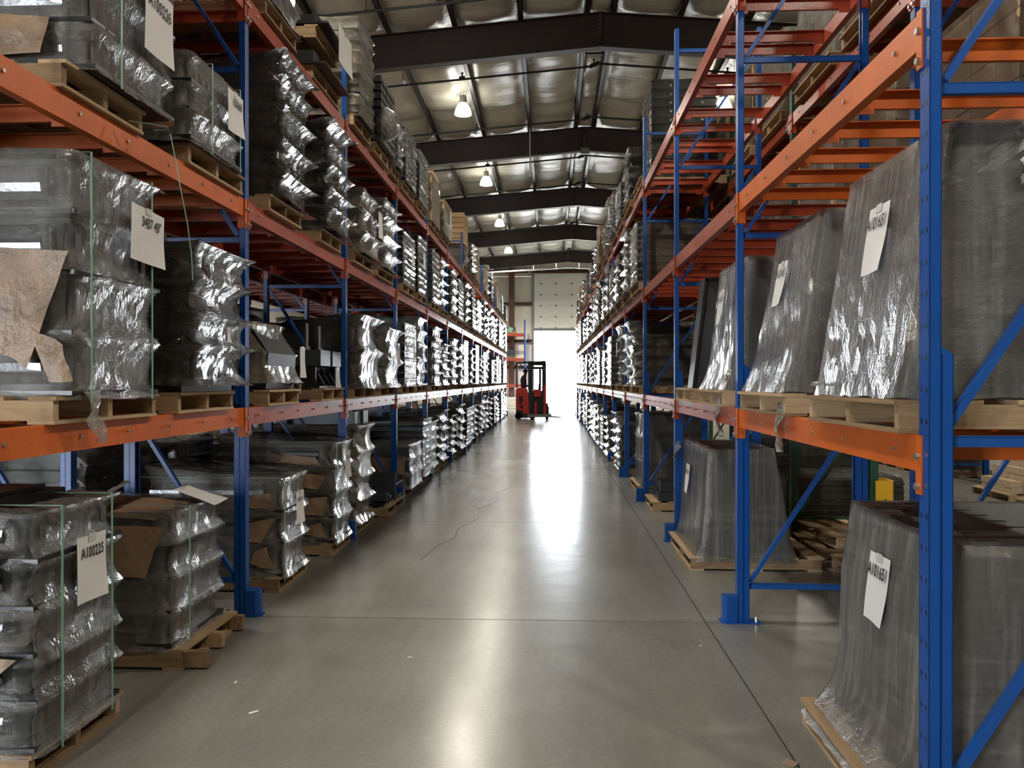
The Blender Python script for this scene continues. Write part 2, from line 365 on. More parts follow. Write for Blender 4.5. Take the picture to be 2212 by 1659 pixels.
for i, y in enumerate(FR):
    rb = empty('roof_beam', (0, y, 0), kind='structure')
    for sgn, xe in ((-1, WX0), (1, WX1)):
        def rz(x, d): return roof_z(x) - .215 - d
        pl = lambda d0, d1: [(1.05, rz(1.05, d0)), (xe, rz(xe, d0)), (xe, rz(xe, d1)), (1.05, rz(1.05, d1))]
        b = MB(); b.prism(pl(0, .73), 'y', -.006, .006); b.build('web', M['beam'], rb)
        b = MB(); b.prism(pl(.715, .735), 'y', -.11, .11); b.prism(pl(0, .016), 'y', -.11, .11); b.build('flange', M['beam'], rb)
    b = MB()
    for k in range(8): b.cyl((1.05-.035, -.03, 9.40-.09*k), (1.05-.035, -.012, 9.40-.09*k), .012, 6); b.cyl((1.05+.035, -.03, 9.40-.09*k), (1.05+.035, -.012, 9.40-.09*k), .012, 6)
    b.build('splice_bolts', M['bolt'], rb)['kind'] = 'stuff'
    b = MB(); b.box(1.02, -.1, 8.72, 1.08, .1, 9.44); b.build('splice_plate', M['beam'], rb)
for y in FR[2:]:
    b = MB(); z = roof_z(1.05)-.15; b.box(pur[len([p for p in pur if p < 1.05])-1], y+2.2, z-.04, pur[len([p for p in pur if p < 1.05])], y+2.25, z); setp(b.build('purlin_strut', M['beam']), kind='structure')
# sprinkler lines across the roof
for i, y in enumerate([11.3, 15.1, 18.9, 22.7, 26.55, 30.2, 34.0, 37.8, 41.6, 45.3]):
    sp = empty('sprinkler_pipe', (0, y, 0), f'thin black sprinkler pipe crossing under the roof, {ORD[i+1]} line from the camera', 'pipe', 'sprinkler pipes under the roof')
    z = lambda x: roof_z(x) - .68
    b = MB(); b.tube([(WX0+.2, 0, z(WX0)), (.95, 0, z(.95)-.03), (1.1, 0, z(1.1)+.03), (WX1-.2, 0, z(WX1))], .026, 8); b.cyl((.9, 0, z(.9)-.04), (1.12, 0, z(1.1)+.05), .045, 8)
    b.build('pipe_run', M['pipe'], sp)
    for x in [-11.2+3.05*k for k in range(9)]:
        b = MB(); b.cyl((x-.07, 0, z(x-.07)), (x+.07, 0, z(x+.07)), .045, 8); b.cyl((x, 0, z(x)), (x, 0, z(x)+.11), .018, 6); b.cyl((x, 0, z(x)+.11), (x, 0, z(x)+.125), .035, 8)
        b.build('sprinkler_head', M['pipe'], sp)
    for x in [pur[k] for k in range(1, len(pur), 3)]:
        b = MB(); b.bar((x+.03, 0, z(x)), (x+.03, 0, roof_z(x)-.1), .012, .012); b.build('hanger_rod', M['pipe'], sp)
e = empty('conduit', (0, FR[4]-.16, 0), 'pale conduit running along the underside of the second visible roof beam', 'conduit')
b = MB(); z = lambda x: roof_z(x)-.98; b.tube([(-11, 0, z(-11)), (1.05, 0, z(1.05)), (9, 0, z(9))], .028, 8); b.build('conduit_run', M['gpipe'], e); b = MB(); b.box(.92, -.06, z(1)-.09, 1.18, .06, z(1)+.09); b.build('junction_box', M['grey'], e)
e = empty('wall_pipe', (0, 46.2, 0), 'grey pipe crossing in front of the far wall above the door', 'pipe')
b = MB(); b.tube([(-9, 0, 7.55), (-1, 0, 7.98), (1.05, 0, 8.12), (9, 0, 7.6)], .05, 8); b.build('pipe_run', M['gpipe'], e)
e = empty('drop_rod', (-.62, 24.6, 0), 'thin white pole hanging from the second visible roof beam', 'pole')
b = MB(); b.cyl((0, 0, 7.85), (0, 0, 9.35), .018, 6); b.cyl((0, 0, 7.85), (0, 0, 7.9), .04, 8); b.build('pole', M['white'], e)

# high bay lamps
lampn = 0
for x, y in LAMP_XY:
    z = 8.93 if x < 0 else roof_z(x)-.42
    z = min(z, roof_z(x) - .42); lampn += 1
    side = {-2.31: 'left of the ridge', 4.5: 'right of the ridge', -9.1: 'over the far left racks', 11.3: 'over the far right racks'}[x]
    row = [q for q in LAMP_XY if q[0] == x].index((x, y)) + 1
    lt = empty('high_bay_lamp', (x, y, z), f'glowing round high bay lamp hung {side}, {ORD[row]} from the back wall', 'lamp', 'high bay lamps under the roof')
    b = MB(); n = 18
    prof = [(.05, .30), (.09, .29), (.10, .13), (.12, .10), (.12, .09), (.05, .09)]
    rws = [[(r*math.cos(2*math.pi*k/n), r*math.sin(2*math.pi*k/n), zz) for k in range(n+1)] for r, zz in prof]
    b.grid(rws); b.build('reflector', M['gpipe'], lt, smooth=True)
    b = MB(); rws = [[(r*math.cos(2*math.pi*k/n), r*math.sin(2*math.pi*k/n), zz) for k in range(n+1)] for r, zz in ((.10, .088), (.14, .04), (.18, -.03), (.215, -.13), (.225, -.20), (.12, -.21), (.001, -.21))]
    b.grid(rws); b.build('lens', M['bulb'], lt, smooth=True)
    b = MB(); b.cyl((0, 0, .29), (0, 0, .42), .012, 6); b.build('hook', M['pipe'], lt)
    l = bpy.data.lights.new('lamp_light', 'SPOT'); l.spot_size = math.radians(158); l.spot_blend = .5; l.energy = LAMP_W*(2.0 if y > 40 else 1.0); l.color = LAMP_COL; l.shadow_soft_size = .18
    lo = link('lamp_light', l, lt, (0, 0, -.40))

# ------------------------------------------------------------------ racks
def c_section(b, x0, x1, y, z0, z1, sg, wy=.075):
    """channel post: x0 aisle face, x1 open side"""
    t = .004
    b.box(x0, y-wy/2, z0, x0+sg*t, y+wy/2, z1); b.box(x0, y-wy/2, z0, x1, y-wy/2+t, z1); b.box(x0, y+wy/2-t, z0, x1, y+wy/2, z1)
    b.box(x1-sg*t, y-wy/2, z0, x1, y-wy/2+.022, z1); b.box(x1-sg*t, y+wy/2-.022, z0, x1, y+wy/2, z1)
HZ = [.25, 1.47, 2.69, 3.91, 5.13]
proto = {}
def upright(xf, k, sg, label, group, paintm='blue', guard=True):
    """sg: direction away from the aisle (+1 right racks, -1 left racks); copies share the parts' meshes"""
    key = (sg, paintm, guard)
    if key in proto:
        e = copy_tree(proto[key]); e.location = (xf, YK(k), 0); e['label'] = label; e['group'] = group; return e
    e = empty('upright_frame', (xf, YK(k), 0), label, 'rack frame', group); proto[key] = e
    pm = M[paintm]; bm_ = M['blue_brace'] if paintm == 'blue' else pm
    for x0, x1 in ((0, sg*.041), (sg*FD, sg*(FD-.041))):
        s_ = 1 if x1 > x0 else -1
        b = MB(); c_section(b, x0, x1, 0, .008, 5.35, s_); b.build('post', pm, e)
        b = MB(); c_section(b, x1+s_*.001, x1+s_*.041, 0, .008, 1.77, s_); b.prism([(x1, 1.77), (x1+s_*.041, 1.77), (x1, 1.80)], 'y', -.036, .036); b.build('stiffener', pm, e)
        b = MB(); b.box(x0-s_*.01, -.06, 0, x0+s_*.16, .06, .01); b.build('base_plate', pm, e)
        b = MB(); b.cyl((x0+s_*.13, -.03, .01), (x0+s_*.13, -.03, .045), .012, 6); b.build('anchor_bolt', M['bolt'], e)
    if guard:
        b = MB(); g = -sg
        poly = [(g*.003, -.05), (g*.075, -.05), (g*.1, -.03), (g*.1, .03), (g*.075, .05), (g*.003, .05)]
        b.prism(poly, 'z', .01, .185); b.prism([(g*.0, -.06), (g*.085, -.06), (g*.115, -.035), (g*.115, .035), (g*.085, .06), (0, .06)], 'z', 0, .012)
        b.build('column_guard', pm, e)
    xa, xb = sg*.045, sg*(FD-.045)
    for i, z in enumerate(HZ):
        o = 0.042 if i < 2 else 0
        b = MB(); b.box(xa+sg*o, -.014, z-.018, xb-sg*o, .014, z+.018); b.box(xa+sg*o, -.014, z+.014, xb-sg*o, .019, z+.020); b.build('horizontal_brace', bm_, e)
        if i < 4:
            b = MB(); b.bar((xa+sg*(.05 if i < 1 else .02), .004, z+.03), (xb-sg*.01, .004, HZ[i+1]-.03), .026, .036, (0, 1, 0)); b.build('diagonal_brace', bm_, e)
    return e
L2BARS = [.23, .76, 1.19, 1.65, 2.10, 2.56]; L3BARS = [.20, .75, 1.0, 1.64, 1.93, 2.56]
def shelf(xf, k, lv, sg, label, group, mat, near=True):
    key = ('shelf', sg, mat, lv == 3)
    if key in proto:
        e = copy_tree(proto[key]); e.location = (xf, YK(k), LV[lv]); e['label'] = label; e['group'] = group; return e
    e = empty('rack_shelf', (xf, YK(k), LV[lv]), label, 'shelf', group); proto[key] = e
    L = YK(2)-YK(1); y0, y1 = .038, L-.038; h = .13
    bars = L3BARS if lv == 3 else L2BARS
    for side in (0, 1):
        s_ = sg if side == 0 else -sg; xo = 0 if side == 0 else sg*FD
        b = MB()          # stepped box beam
        b.prism([(xo+s_*.003, -h), (xo+s_*.003, -.004), (xo+s_*.008, 0), (xo+s_*.034, 0), (xo+s_*.034, -.032), (xo+s_*.05, -.032), (xo+s_*.05, -h)], 'y', y0, y1)
        fb = b.build('front_beam' if side == 0 else 'rear_beam', M[mat], e)
        for yy, dy in ((y0, 1), (y1, -1)):
            b = MB(); b.box(xo+s_*.004, yy-dy*.001, -.208, xo+s_*.052, yy+dy*.004, 0); b.box(xo-s_*.007, yy-dy*.030, -.208, xo-s_*.001, yy+dy*.012, 0)
            b.build('connector', M[mat], fb)
            for zz in (-.075, -.18):
                b = MB(); b.cyl((xo-s_*.02, yy-dy*.010, zz), (xo-s_*.006, yy-dy*.010, zz), .013, 6); b.build('hex_bolt', M['bolt'], fb)
        b = MB()
        for yb in bars: b.cyl((xo-s_*.006, yb+.02, -.065), (xo+s_*.004, yb+.02, -.065), .009, 6)
        fbolts = b.build('bolt_heads', M['bolt'], fb); fbolts['kind'] = 'stuff'
    for yb in bars:
        b = MB(); xa, xb = sg*.051, sg*(FD-.051)
        b.box(xa, yb-.002, -.105, xb, yb+.002, -.034); b.box(xa, yb-.03, -.036, xb, yb+.002, -.031); b.box(xa, yb, -.105, xb, yb+.02, -.10)
        b.box(xa+sg*.001, yb-.004, -.128, xa+sg*.07, yb+.005, -.0375); b.box(xb-sg*.001, yb-.004, -.128, xb-sg*.07, yb+.005, -.0375)
        b.build('cross_bar', M[mat], e)
    return e
NB = 13
for side, xf, sg in (('left', XL, -1), ('right', XR, 1)):
    for k in range(1, NB+2):
        upright(xf, k, sg, f'blue upright frame of the {side} rack along the aisle, {ORD[k]} from the camera', f'blue upright frames of the {side} rack')
    for k in range(1, NB+1):
        for lv in (1, 2, 3):
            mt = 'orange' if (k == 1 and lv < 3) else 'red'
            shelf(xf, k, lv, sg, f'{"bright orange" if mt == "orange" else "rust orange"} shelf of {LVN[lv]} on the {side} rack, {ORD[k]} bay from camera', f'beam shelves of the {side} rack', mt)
X2L, X2R = XL-FD-.39, XR+FD+.31
for k in range(1, 8):
    upright(X2L, k, -1, f'dim blue upright frame of the back row behind the left rack, {ORD[k]} from camera', 'upright frames behind the left rack', 'blue', False)
    upright(X2R, k, 1, f'{"dark blue" if k < 3 else "dark green"} upright frame of the row behind the right rack, {ORD[k]} from camera', 'upright frames behind the right rack', 'blue' if k < 3 else 'green', False)
    if k < 7:
        for lv in (1, 2, 3):
            shelf(X2L, k, lv, -1, f'dim rust shelf of {LVN[lv]} in the row behind the left rack, {ORD[k]} bay', 'beam shelves behind the left rack', 'red')
            if lv > 1: shelf(X2R, k, lv, 1, f'rust shelf of {LVN[lv]} in the row behind the right rack, {ORD[k]} bay', 'beam shelves behind the right rack', 'red')
gd = empty('column_guard', (X2R+FD, YK(3), 0), 'yellow column guard on the green upright behind the right rack', 'guard')
b = MB(); b.prism([(-.06, -.13), (.10, -.13), (.13, -.09), (.13, .09), (.10, .13), (-.06, .13), (-.06, .11), (.09, .11), (.11, .08), (.11, -.08), (.09, -.11), (-.06, -.11)], 'z', .0, .66); b.build('guard_shell', M['yellow'], gd)
b = MB(); b.bar((-.01, -.1315, .30), (.03, -.1315, .48), .004, .02, (0,1,0)); b.bar((.03, -.1315, .48), (.06, -.1315, .38), .004, .02, (0,1,0)); b.bar((-.0, -.1315, .36), (.07, -.1315, .34), .004, .02, (0,1,0)); b.build('scrawled_mark', M['blk'], gd)

# ------------------------------------------------------------------ pallets
_pm = {}
def pallet(xf, y0, y1, z, sg, label, near=True, depth=1.2, rot=0, group='wooden pallets on the racks'):
    """stringers run into the rack; deck boards along the aisle"""
    w = y1-y0; e = None; D = depth
    xc = xf + sg*D/2
    if near:
        e = empty('wooden_pallet', (xc, (y0+y1)/2, z), label, 'pallet', group)
        for yy in (-w/2+.022, 0, w/2-.022): ub('stringer', M['wood'], e, (0, yy, .016+.044), (D-.012, .04, .088))
        n = 6
        for i in range(n):
            xx = -D/2 + .05 + (D-.1)*i/(n-1)
            ub('deck_board', M['wood'], e, (xx, R.uniform(-.004, .004), .104+.0085), (.125 if i in (0, n-1) else .098, w, .017), (0, 0, R.uniform(-.01, .01)))
        for i in range(3):
            xx = -D/2 + .06 + (D-.12)*i/2
            ub('bottom_board', M['wood'], e, (xx, 0, .0078), (.12, w, .0155))
        e.rotation_euler.z = rot
        return e
    key = round(w, 2)
    if key not in _pm:
        b = MB()
        for yy in (-w/2+.022, 0, w/2-.022): b.box(-D/2+.006, yy-.02, .016, D/2-.006, yy+.02, .104)
        for i in range(6):
            xx = -D/2+.05+(D-.1)*i/5; b.box(xx-.05, -w/2, .104, xx+.05, w/2, .121)
        for i in range(3):
            xx = -D/2+.06+(D-.12)*i/2; b.box(xx-.06, -w/2, 0, xx+.06, w/2, .0155)
        _pm[key] = b.mesh('wooden_pallet', M['woodfar'])
    o = link('wooden_pallet', _pm[key], None, (xc, (y0+y1)/2, z)); setp(o, label, 'pallet', group)
    o.rotation_euler.z = rot
    return o
PH = .122

# ------------------------------------------------------------------ loads: goods inside stretch film
def film(parent, D, Wd, z0, z1, lay=5, scal=.05, top='full', mat='film', seed=0, spike=0, sg=1, taper=None, flare=None, res=1.0, slope=0, jit=.007, name='stretch_film'):
    """lofted wrap. local x = towards aisle * -sg handled by caller: u>0 is the aisle side, x = -sg*u"""
    rnd = random.Random(seed); nx, nyy = max(4, int(10*res)), max(4, int(10*res)); rows = []
    per = []
    hx, hy, r = .5, .5, .05
    def side_pts(a, b, n): return [(a[0]+(b[0]-a[0])*i/n, a[1]+(b[1]-a[1])*i/n) for i in range(n)]
    cs = [(.5, -.5), (.5, .5), (-.5, .5), (-.5, -.5)]
    for q in range(4): per += side_pts(cs[q], cs[(q+1) % 4], nyy if q % 2 == 0 else nx)
    m = 6 if res >= 1 else 4
    nz = lay*m; lk = [[rnd.uniform(.55, 1.35) for _ in range(4)] for _ in range(lay+1)]
    off = [(rnd.uniform(-.012, .012), rnd.uniform(-.012, .012)) for _ in range(lay+1)]
    edge = [z0 + (z1-z0)*i/lay + (rnd.uniform(-.12, .12)*(z1-z0)/lay if 0 < i < lay else 0) for i in range(lay+1)]
    for j in range(nz+1):
        L = min(j//m, lay-1); t = (j-L*m)/m; z = edge[L] + (edge[L+1]-edge[L])*t
        ins = scal*(1-(2*t-1)**2); fz = (z-z0)/(z1-z0)
        ti, tb, ty = taper(fz) if taper else (0, 0, 0)
        row = []
        for (a, c) in per:
            q = 0 if a > 0 and c < 0 else 1 if a > 0 else 2 if c > 0 else 3
            cn = max(abs(a), abs(c)) ; cor = (min(abs(a), abs(c))/.5)**3
            u = a*D; y = c*Wd
            # rounded corners
            if abs(a) > .499 and abs(c) > .499: u *= 1-.03/D; y *= 1-.03/Wd
            u += (-ti if a > 0 else tb)*min(1, abs(a)*2); y += (-ty if c > 0 else ty)*min(1, abs(c)*2)
            k = ins*lk[L][q]*(.55+.45*cor)
            nn = Vector((u, y, z*1.0)); w = noise.noise(Vector((u*4+seed, y*4, z*7)))*jit*1.6 + noise.noise(Vector((u*11, y*11+seed, z*16)))*jit
            if spike and cor > .5 and (t < .01 or t > .99): k -= spike*rnd.uniform(.2, 1)*cor
            eu = (1 if a > 0 else -1) if abs(a) >= abs(c)-1e-6 else 0; ec = (1 if c > 0 else -1) if abs(c) >= abs(a)-1e-6 else 0
            u += -eu*k + eu*w + off[L][0]*(1-t) + off[min(L+1, lay)][0]*t; y += -ec*k + ec*w
            if flare and fz < flare[0]: 
                g = (1-fz/flare[0])**2; u += flare[1]*g*(1 if a > 0 else -1)*min(1, abs(a)*2); y += (flare[2] if len(flare) > 2 else flare[1]*.3)*g*(1 if c > 0 else -1)*min(1, abs(c)*2)
            zz = z + slope*(a-.5)*fz*-1 + (rnd.uniform(-.01, .004) if j == 0 else 0)
            row.append((-sg*u, y, zz))
        row.append(row[0]); rows.append(row)
    if top:
        last = rows[-1]; cx = sum(p[0] for p in last)/len(last); cy = sum(p[1] for p in last)/len(last)
        for f_ in ((.12, .28) if top == 'ring' else (.1, .3, .6, .97)):
            rw = []
            for i, p in enumerate(last[:-1]):
                zz = p[2] + .012 + noise.noise(Vector((p[0]*5, p[1]*5, seed+f_*9)))*.028 - (.02 if top == 'ring' else 0)
                ff = f_*(1+.5*noise.noise(Vector((p[0]*7+seed, p[1]*7, 0)))) if top == 'ring' else f_
                rw.append((p[0]+(cx-p[0])*ff, p[1]+(cy-p[1])*ff, zz))
            rw.append(rw[0]); rows.append(rw)
    b = MB(); b.grid(rows)
    return b.build(name, M[mat], parent, smooth=True)
def oct_prof(D, h, r1=.05, r2=.10):
    """casting outline in (u, z): straight aisle edge with rounded corners, set in from the flange"""
    a = D/2-.045
    return [(-D/2, .0), (a-.05, .0), (a-.012, .03), (a, .075), (a, h-.05), (a-.02, h-.012), (a-.05, h), (-D/2, h)]
def g_ribs(e, D, Wd, H, lay, sg, near, mat='iron', seed=0):
    """layers of ribbed castings: a thin flange plate, then ribs standing on it, set in from its edge"""
    rnd = random.Random(seed+5); p = H/lay; h = p-.022; n = max(4, round((Wd-.12)/.082))
    fb = MB(); fb.box(-D/2, -Wd/2, 0, D/2, Wd/2, .02); fm = fb.mesh('flange_plate', M[mat]); poly = [(-sg*u, z+.02) for u, z in oct_prof(D, h)]
    if near:
        b = MB(); b.prism(poly, 'y', -.022, .022); me = b.mesh('casting', M['rib']); me2 = b.mesh('casting', M['ironb'])
        q = MB(); hh = h*.40; q.prism([(-Wd/2+.105-.085*math.sin(math.pi*k/8), .02+h/2-hh*math.cos(math.pi*k/8)) for k in range(9)], 'x', -sg*(-D/2+.02), -sg*(D/2-.16)); bar_ = q.mesh('barrel', M['barrel'], False)
        for L in range(lay):
            link('barrel', bar_, e, (0, 0, L*p))
            dx = rnd.uniform(-.012, .012); link('flange_plate', fm, e, (dx, 0, L*p))
            for i in range(n): link('casting', me2 if rnd.random() < .3 else me, e, (dx, -Wd/2 + .11 + (Wd-.20)*i/(n-1), L*p))
    else:
        b = MB(); n = max(3, n//2); b.box(-D/2, -Wd/2, 0, D/2, Wd/2, .02)
        for i in range(n):
            y = -Wd/2 + .09 + (Wd-.18)*i/(n-1); b.prism(poly, 'y', y-.045, y+.045)
        me = b.mesh('casting_layer', M[mat])
        for L in range(lay): link('casting_layer', me, e, (rnd.uniform(-.012, .012), 0, L*p))
def g_lumps(e, D, Wd, H, lay, sg, near, mat='black', seed=0):
    rnd = random.Random(seed+9); p = H/lay; b = MB()
    prof = [(-.5, .05), (-.38, .0), (.38, 0), (.5, .18), (.42, .62), (.25, .9), (-.25, .9), (-.5, .6)]
    b.prism([(-sg*u*D, z*p) for u, z in prof], 'y', -Wd*.47, -Wd*.06); b.prism([(-sg*u*D, z*p) for u, z in prof], 'y', Wd*.06, Wd*.47)
    b.box(-D*.44, -Wd*.49, p*.1, D*.44, Wd*.49, p*.32)
    me = b.mesh('casting_layer', M[mat])
    for L in range(lay): link('casting_layer', me, e, (rnd.uniform(-.02, .02), rnd.uniform(-.015, .015), L*p))
def g_bars(e, D, Wd, H, lay, sg, near, mat='black', seed=0, caps=True, square=True):
    p = H/lay; n = max(3, round(Wd/ (p*1.25))); b = MB(); c = MB()
    for i in range(n):
        y = -Wd/2 + Wd*(i+.5)/n; w = Wd/n*.84
        if square: b.box(-D/2, y-w/2, .01, D/2, y+w/2, p*.86)
        else: b.cyl((-D/2, y, p/2), (D/2, y, p/2), min(w, p)*.46, 10)
        if caps: c.cyl((-sg*D/2-sg*.004, y, p*.45), (-sg*D/2+sg*.01, y, p*.45), min(w, p)*.30, 10)
    if caps and (near or seed % 3 == 0):
        for yy in (-1, 1):
            for q in (.2, -.28): c.cyl((-sg*D*q, yy*(Wd/2-.006), p*.45), (-sg*D*q, yy*(Wd/2+.003), p*.45), p*.16, 8)
    me = b.mesh('bar_layer', M[mat]); mc = c.mesh('tube_ends', M['cap']) if caps else None
    for L in range(lay):
        o = link('bar_layer', me, e, (0, 0, L*p))
        if caps: link('tube_ends', mc, o)
def g_cartons(e, D, Wd, H, lay, sg, near, mat='carton', seed=0, nx=3, nyy=2):
    p = H/lay; rnd = random.Random(seed)
    for L in range(lay):
        for i in range(nx):
            for j in range(nyy):
                o = ub('carton', M[mat if rnd.random() < .8 else 'cartonl'], e, (-D/2 + D*(i+.5)/nx, -Wd/2 + Wd*(j+.5)/nyy, L*p + p/2), (D/nx-.012, Wd/nyy-.012, p-.008))
def g_plates(e, D, Wd, H, sg, dt, seed=0):
    """tapered steel plates standing side by side; dt = inset of the aisle edge and rear edge at the top"""
    n = int(Wd/.058); b = MB()
    poly = [(-sg*u, z) for u, z in ((-D/2, 0), (D/2, 0), (D/2-dt[0], H), (-D/2+dt[1], H))]
    b.prism(poly, 'y', -.011, .011); me = b.mesh('tapered_plate', M['plate'])
    for i in range(n): link('tapered_plate', me, e, (R.uniform(-.006, .006), -Wd/2 + .012 + (Wd-.024)*i/(n-1), 0))
    b = MB(); b.prism([(-sg*u, z) for u, z in ((-D/2+dt[1]-.01, H), (D/2-dt[0]+.01, H), (D/2-dt[0]+.01, H+.012), (-D/2+dt[1]-.01, H+.012))], 'y', -Wd/2, Wd/2)
    tp = b.build('top_plate', M['plate'], e)
    b = MB()
    for i in range(7): 
        y = -Wd/2 + Wd*(i+.6)/7.2
        for u in (D/2-dt[0]-.12, 0): b.box(-sg*u-.035, y-.008, H+.0115, -sg*u+.035, y+.008, H+.014)
    b.build('slots', M['blk'], tp)
def kraft(e, pts, name='kraft_paper', mat='kraft'):
    """crumpled sheet through rows of points"""
    b = MB(); rows = []
    for j in range(9):
        t = j/8; row = []
        for i in range(9):
            s = i/8
            a = Vector(pts[0]).lerp(Vector(pts[1]), s); c = Vector(pts[3]).lerp(Vector(pts[2]), s); q = a.lerp(c, t)
            w = noise.noise(q*9)*.016
            row.append(q + Vector((w*.5, w, w*.6)))
        rows.append(row)
    b.grid(rows); return b.build(name, M[mat], e, smooth=True)
def straps(e, D, Wd, z0, z1, sg, ys, slack=.004):
    for y in ys:
        b = MB(); u = D/2 + .012
        for a, c in (((u, z0), (u, z1+.012)), ((u, z1+.012), (-D/2, z1+.012))):
            d = Vector((0, .016, 0)); p, q = Vector((-sg*a[0], y, a[1])), Vector((-sg*c[0], y, c[1]))
            b.bar(p, q, .015, .002, (1, 0, 0) if a[0] == c[0] else (0, 0, 1))
        b.build('strap', M['strap'], e)
def sheet(e, sg, D, y, z, w=.2, h=.27, text=None, tilt=0, off=.012, size=.055, curl=.02, back=False, yaw=0, tx=None, ink=True):
    """printed A4-like sheet on the aisle side of a load; local placement on the plane u = D/2"""
    M3 = Matrix(((0, 0, -sg), (-sg, 0, 0), (0, 1, 0)))       # x right, y up, z to the viewer
    o = empty_part = None
    b = MB(); rows = []
    for j in range(9):
        t = j/8; row = []
        for i in range(7):
            s = i/6; xx = (s-.5)*w; yy = (.5-t)*h
            zz = curl*max(0, t-.45)**1.5*(1.2*s) + .004*math.sin(s*5+t*3)*t
            row.append((xx, yy, zz))
        rows.append(row)
    b.grid(rows)
    o = b.build('label_sheet', M['paper'], e, smooth=True); o['label'] = 'white paper sheet' + (' printed with black characters' if text else '')
    o.matrix_local = Matrix.Translation(Vector((-sg*(D/2+off), y, z))) @ (M3 @ Matrix.Rotation(tilt, 3, 'X') @ Matrix.Rotation(yaw, 3, 'Z')).to_4x4()
    b = MB(); b.grid([[(-.03, h*.5+.006, .003), (.03, h*.5+.006, .003)], [(-.03, h*.5-.03, .003), (.03, h*.5-.03, .003)]]); b.build('tape', M['tape'], o)
    if text:
        cu = bpy.data.curves.new('lettering', 'FONT'); cu.body = text; cu.size = size; cu.space_character = 1.12; cu.align_x = 'CENTER'; cu.align_y = 'CENTER'; cu.offset = .0012
        tmp = bpy.data.objects.new('tmp', cu); C.objects.link(tmp); dg = bpy.context.evaluated_depsgraph_get()
        me = bpy.data.meshes.new_from_object(tmp.evaluated_get(dg)); bpy.data.objects.remove(tmp); me.materials.clear(); me.materials.append(M['ink'])
        t = link('lettering', me, o, (tx or 0, h*.24, .0055)); t.scale = (.80, 1.2, 1)
    return o
def tail(e, p, n=7, L=.25, w=.06, seed=0, mat='filmw', dirv=(0, 0, -1), ax=(0, 1, 0), flut=.02):
    rnd = random.Random(seed); rows = []; q = Vector(p); d = Vector(dirv)
    for i in range(n):
        ww = w*(1-.6*i/n)*rnd.uniform(.6, 1.2); rows.append([q + Vector(ax)*(s-.5)*ww*2 + Vector((rnd.uniform(-.01, .01), 0, noise.noise(q*20+Vector((s*3, 0, 0)))*.02)) + Vector((flut*math.sin(s*9+i), -abs(ax[2])*flut*math.cos(s*7+i*2), 0)) for s in (0, .25, .5, .75, 1)])
        q = q + d*(L/n) + Vector((rnd.uniform(-.01, .01), rnd.uniform(-.012, .02), 0))
    b = MB(); b.grid(rows); return b.build('torn_film_tail', M[mat], e, smooth=True)
def load(sg, xf, y0, y1, zb, zt, depth, kind, label, near=True, lay=5, scal=.05, filmm='film', top='ring', seed=1, strap=(), group=None, cat='wrapped load', name='wrapped_load', mat=None, spike=0, res=1.0, gap=.02, **kw):
    Wd = y1-y0; H = zt-zb
    e = empty(name, (xf + sg*depth/2, (y0+y1)/2, zb), label, cat, group)
    D = depth-2*gap; Wg = Wd-2*gap; Hg = H-.015
    if kind == 'ribs': g_ribs(e, D, Wg, Hg, lay, sg, near, mat or 'iron', seed)
    elif kind == 'lumps': g_lumps(e, D-scal*1.3, Wg-scal*1.3, Hg, lay, sg, near, mat or 'black', seed)
    elif kind == 'bars': g_bars(e, D, Wg, Hg, lay, sg, near, mat or 'black', seed, kw.get('caps', True), kw.get('square', True))
    elif kind == 'cartons': g_cartons(e, D, Wg, Hg, lay, sg, near, mat or 'carton', seed, kw.get('nx', 3), kw.get('nyy', 2))
    if filmm: film(e, depth, Wd, kw.get('f0', -.02), H, lay if kind != 'cartons' else 3, scal, top, filmm, seed, spike, sg, None, kw.get('flare'), res, kw.get('slope', 0))
    if strap: straps(e, depth, Wd, -.03, H, sg, strap)
    return e
P = PH

# ---- left rack, first bay -------------------------------------------------------------
pallet(-2.16, 3.28, 4.0, 0, -1, 'pale pallet on the floor under the stack marked A100225', rot=.0)
a = load(-1, -2.12, 3.27, 3.98, P+.005, 1.13, 1.2, 'ribs', 'tall film-wrapped castings with A100225 sheet, standing on the floor at far left', lay=5, scal=.075, filmm='filmv', top='ring', seed=3, strap=(-.20, .20), res=1.6)
sheet(a, -1, 1.2, .02, .70, .235, .30, 'A100225', off=.016, size=.056)
kraft(a, [(.1, -.372, .86), (.45, -.372, .84), (.40, -.372, .66), (.15, -.372, .70)]); kraft(a, [(.15, -.372, .42), (.52, -.372, .40), (.30, -.372, .22), (.12, -.372, .26)])
b = MB(); b.box(-.55, -.33, .99, .32, .30, 1.03); b.box(-.5, -.28, 1.03, .25, .25, 1.05); b.build('top_slab', M['black'], a)
tail(a, (.56, .30, 1.02), 5, .12, .03, 4, dirv=(.2, .6, .3))
bp = pallet(-2.13, 4.62, 5.42, 0, -1, 'broken pallet with loose stringer ends under the paper-topped left stack')
bb = load(-1, -2.17, 4.60, 5.40, P+.01, .92, 1.15, 'ribs', 'short film-wrapped casting stack topped with brown paper, left of the second left upright', lay=4, scal=.065, filmm='filmv', top='ring', seed=8, strap=(-.22,), res=1.6)
kraft(bb, [(-.35, -.36, .80), (.46, -.40, .74), (.48, .02, .79), (-.30, .05, .86)]); kraft(bb, [(.05, -.415, .72), (.52, -.415, .70), (.40, -.415, .40), (.10, -.415, .46)])
s_ = sheet(bb, -1, 1.15, .12, .80, .22, .28, None); s_.matrix_local = Matrix.Translation((.50, .14, .815)) @ Matrix.Rotation(.35, 4, 'Y') @ Matrix.Rotation(math.pi/2, 4, 'Z')
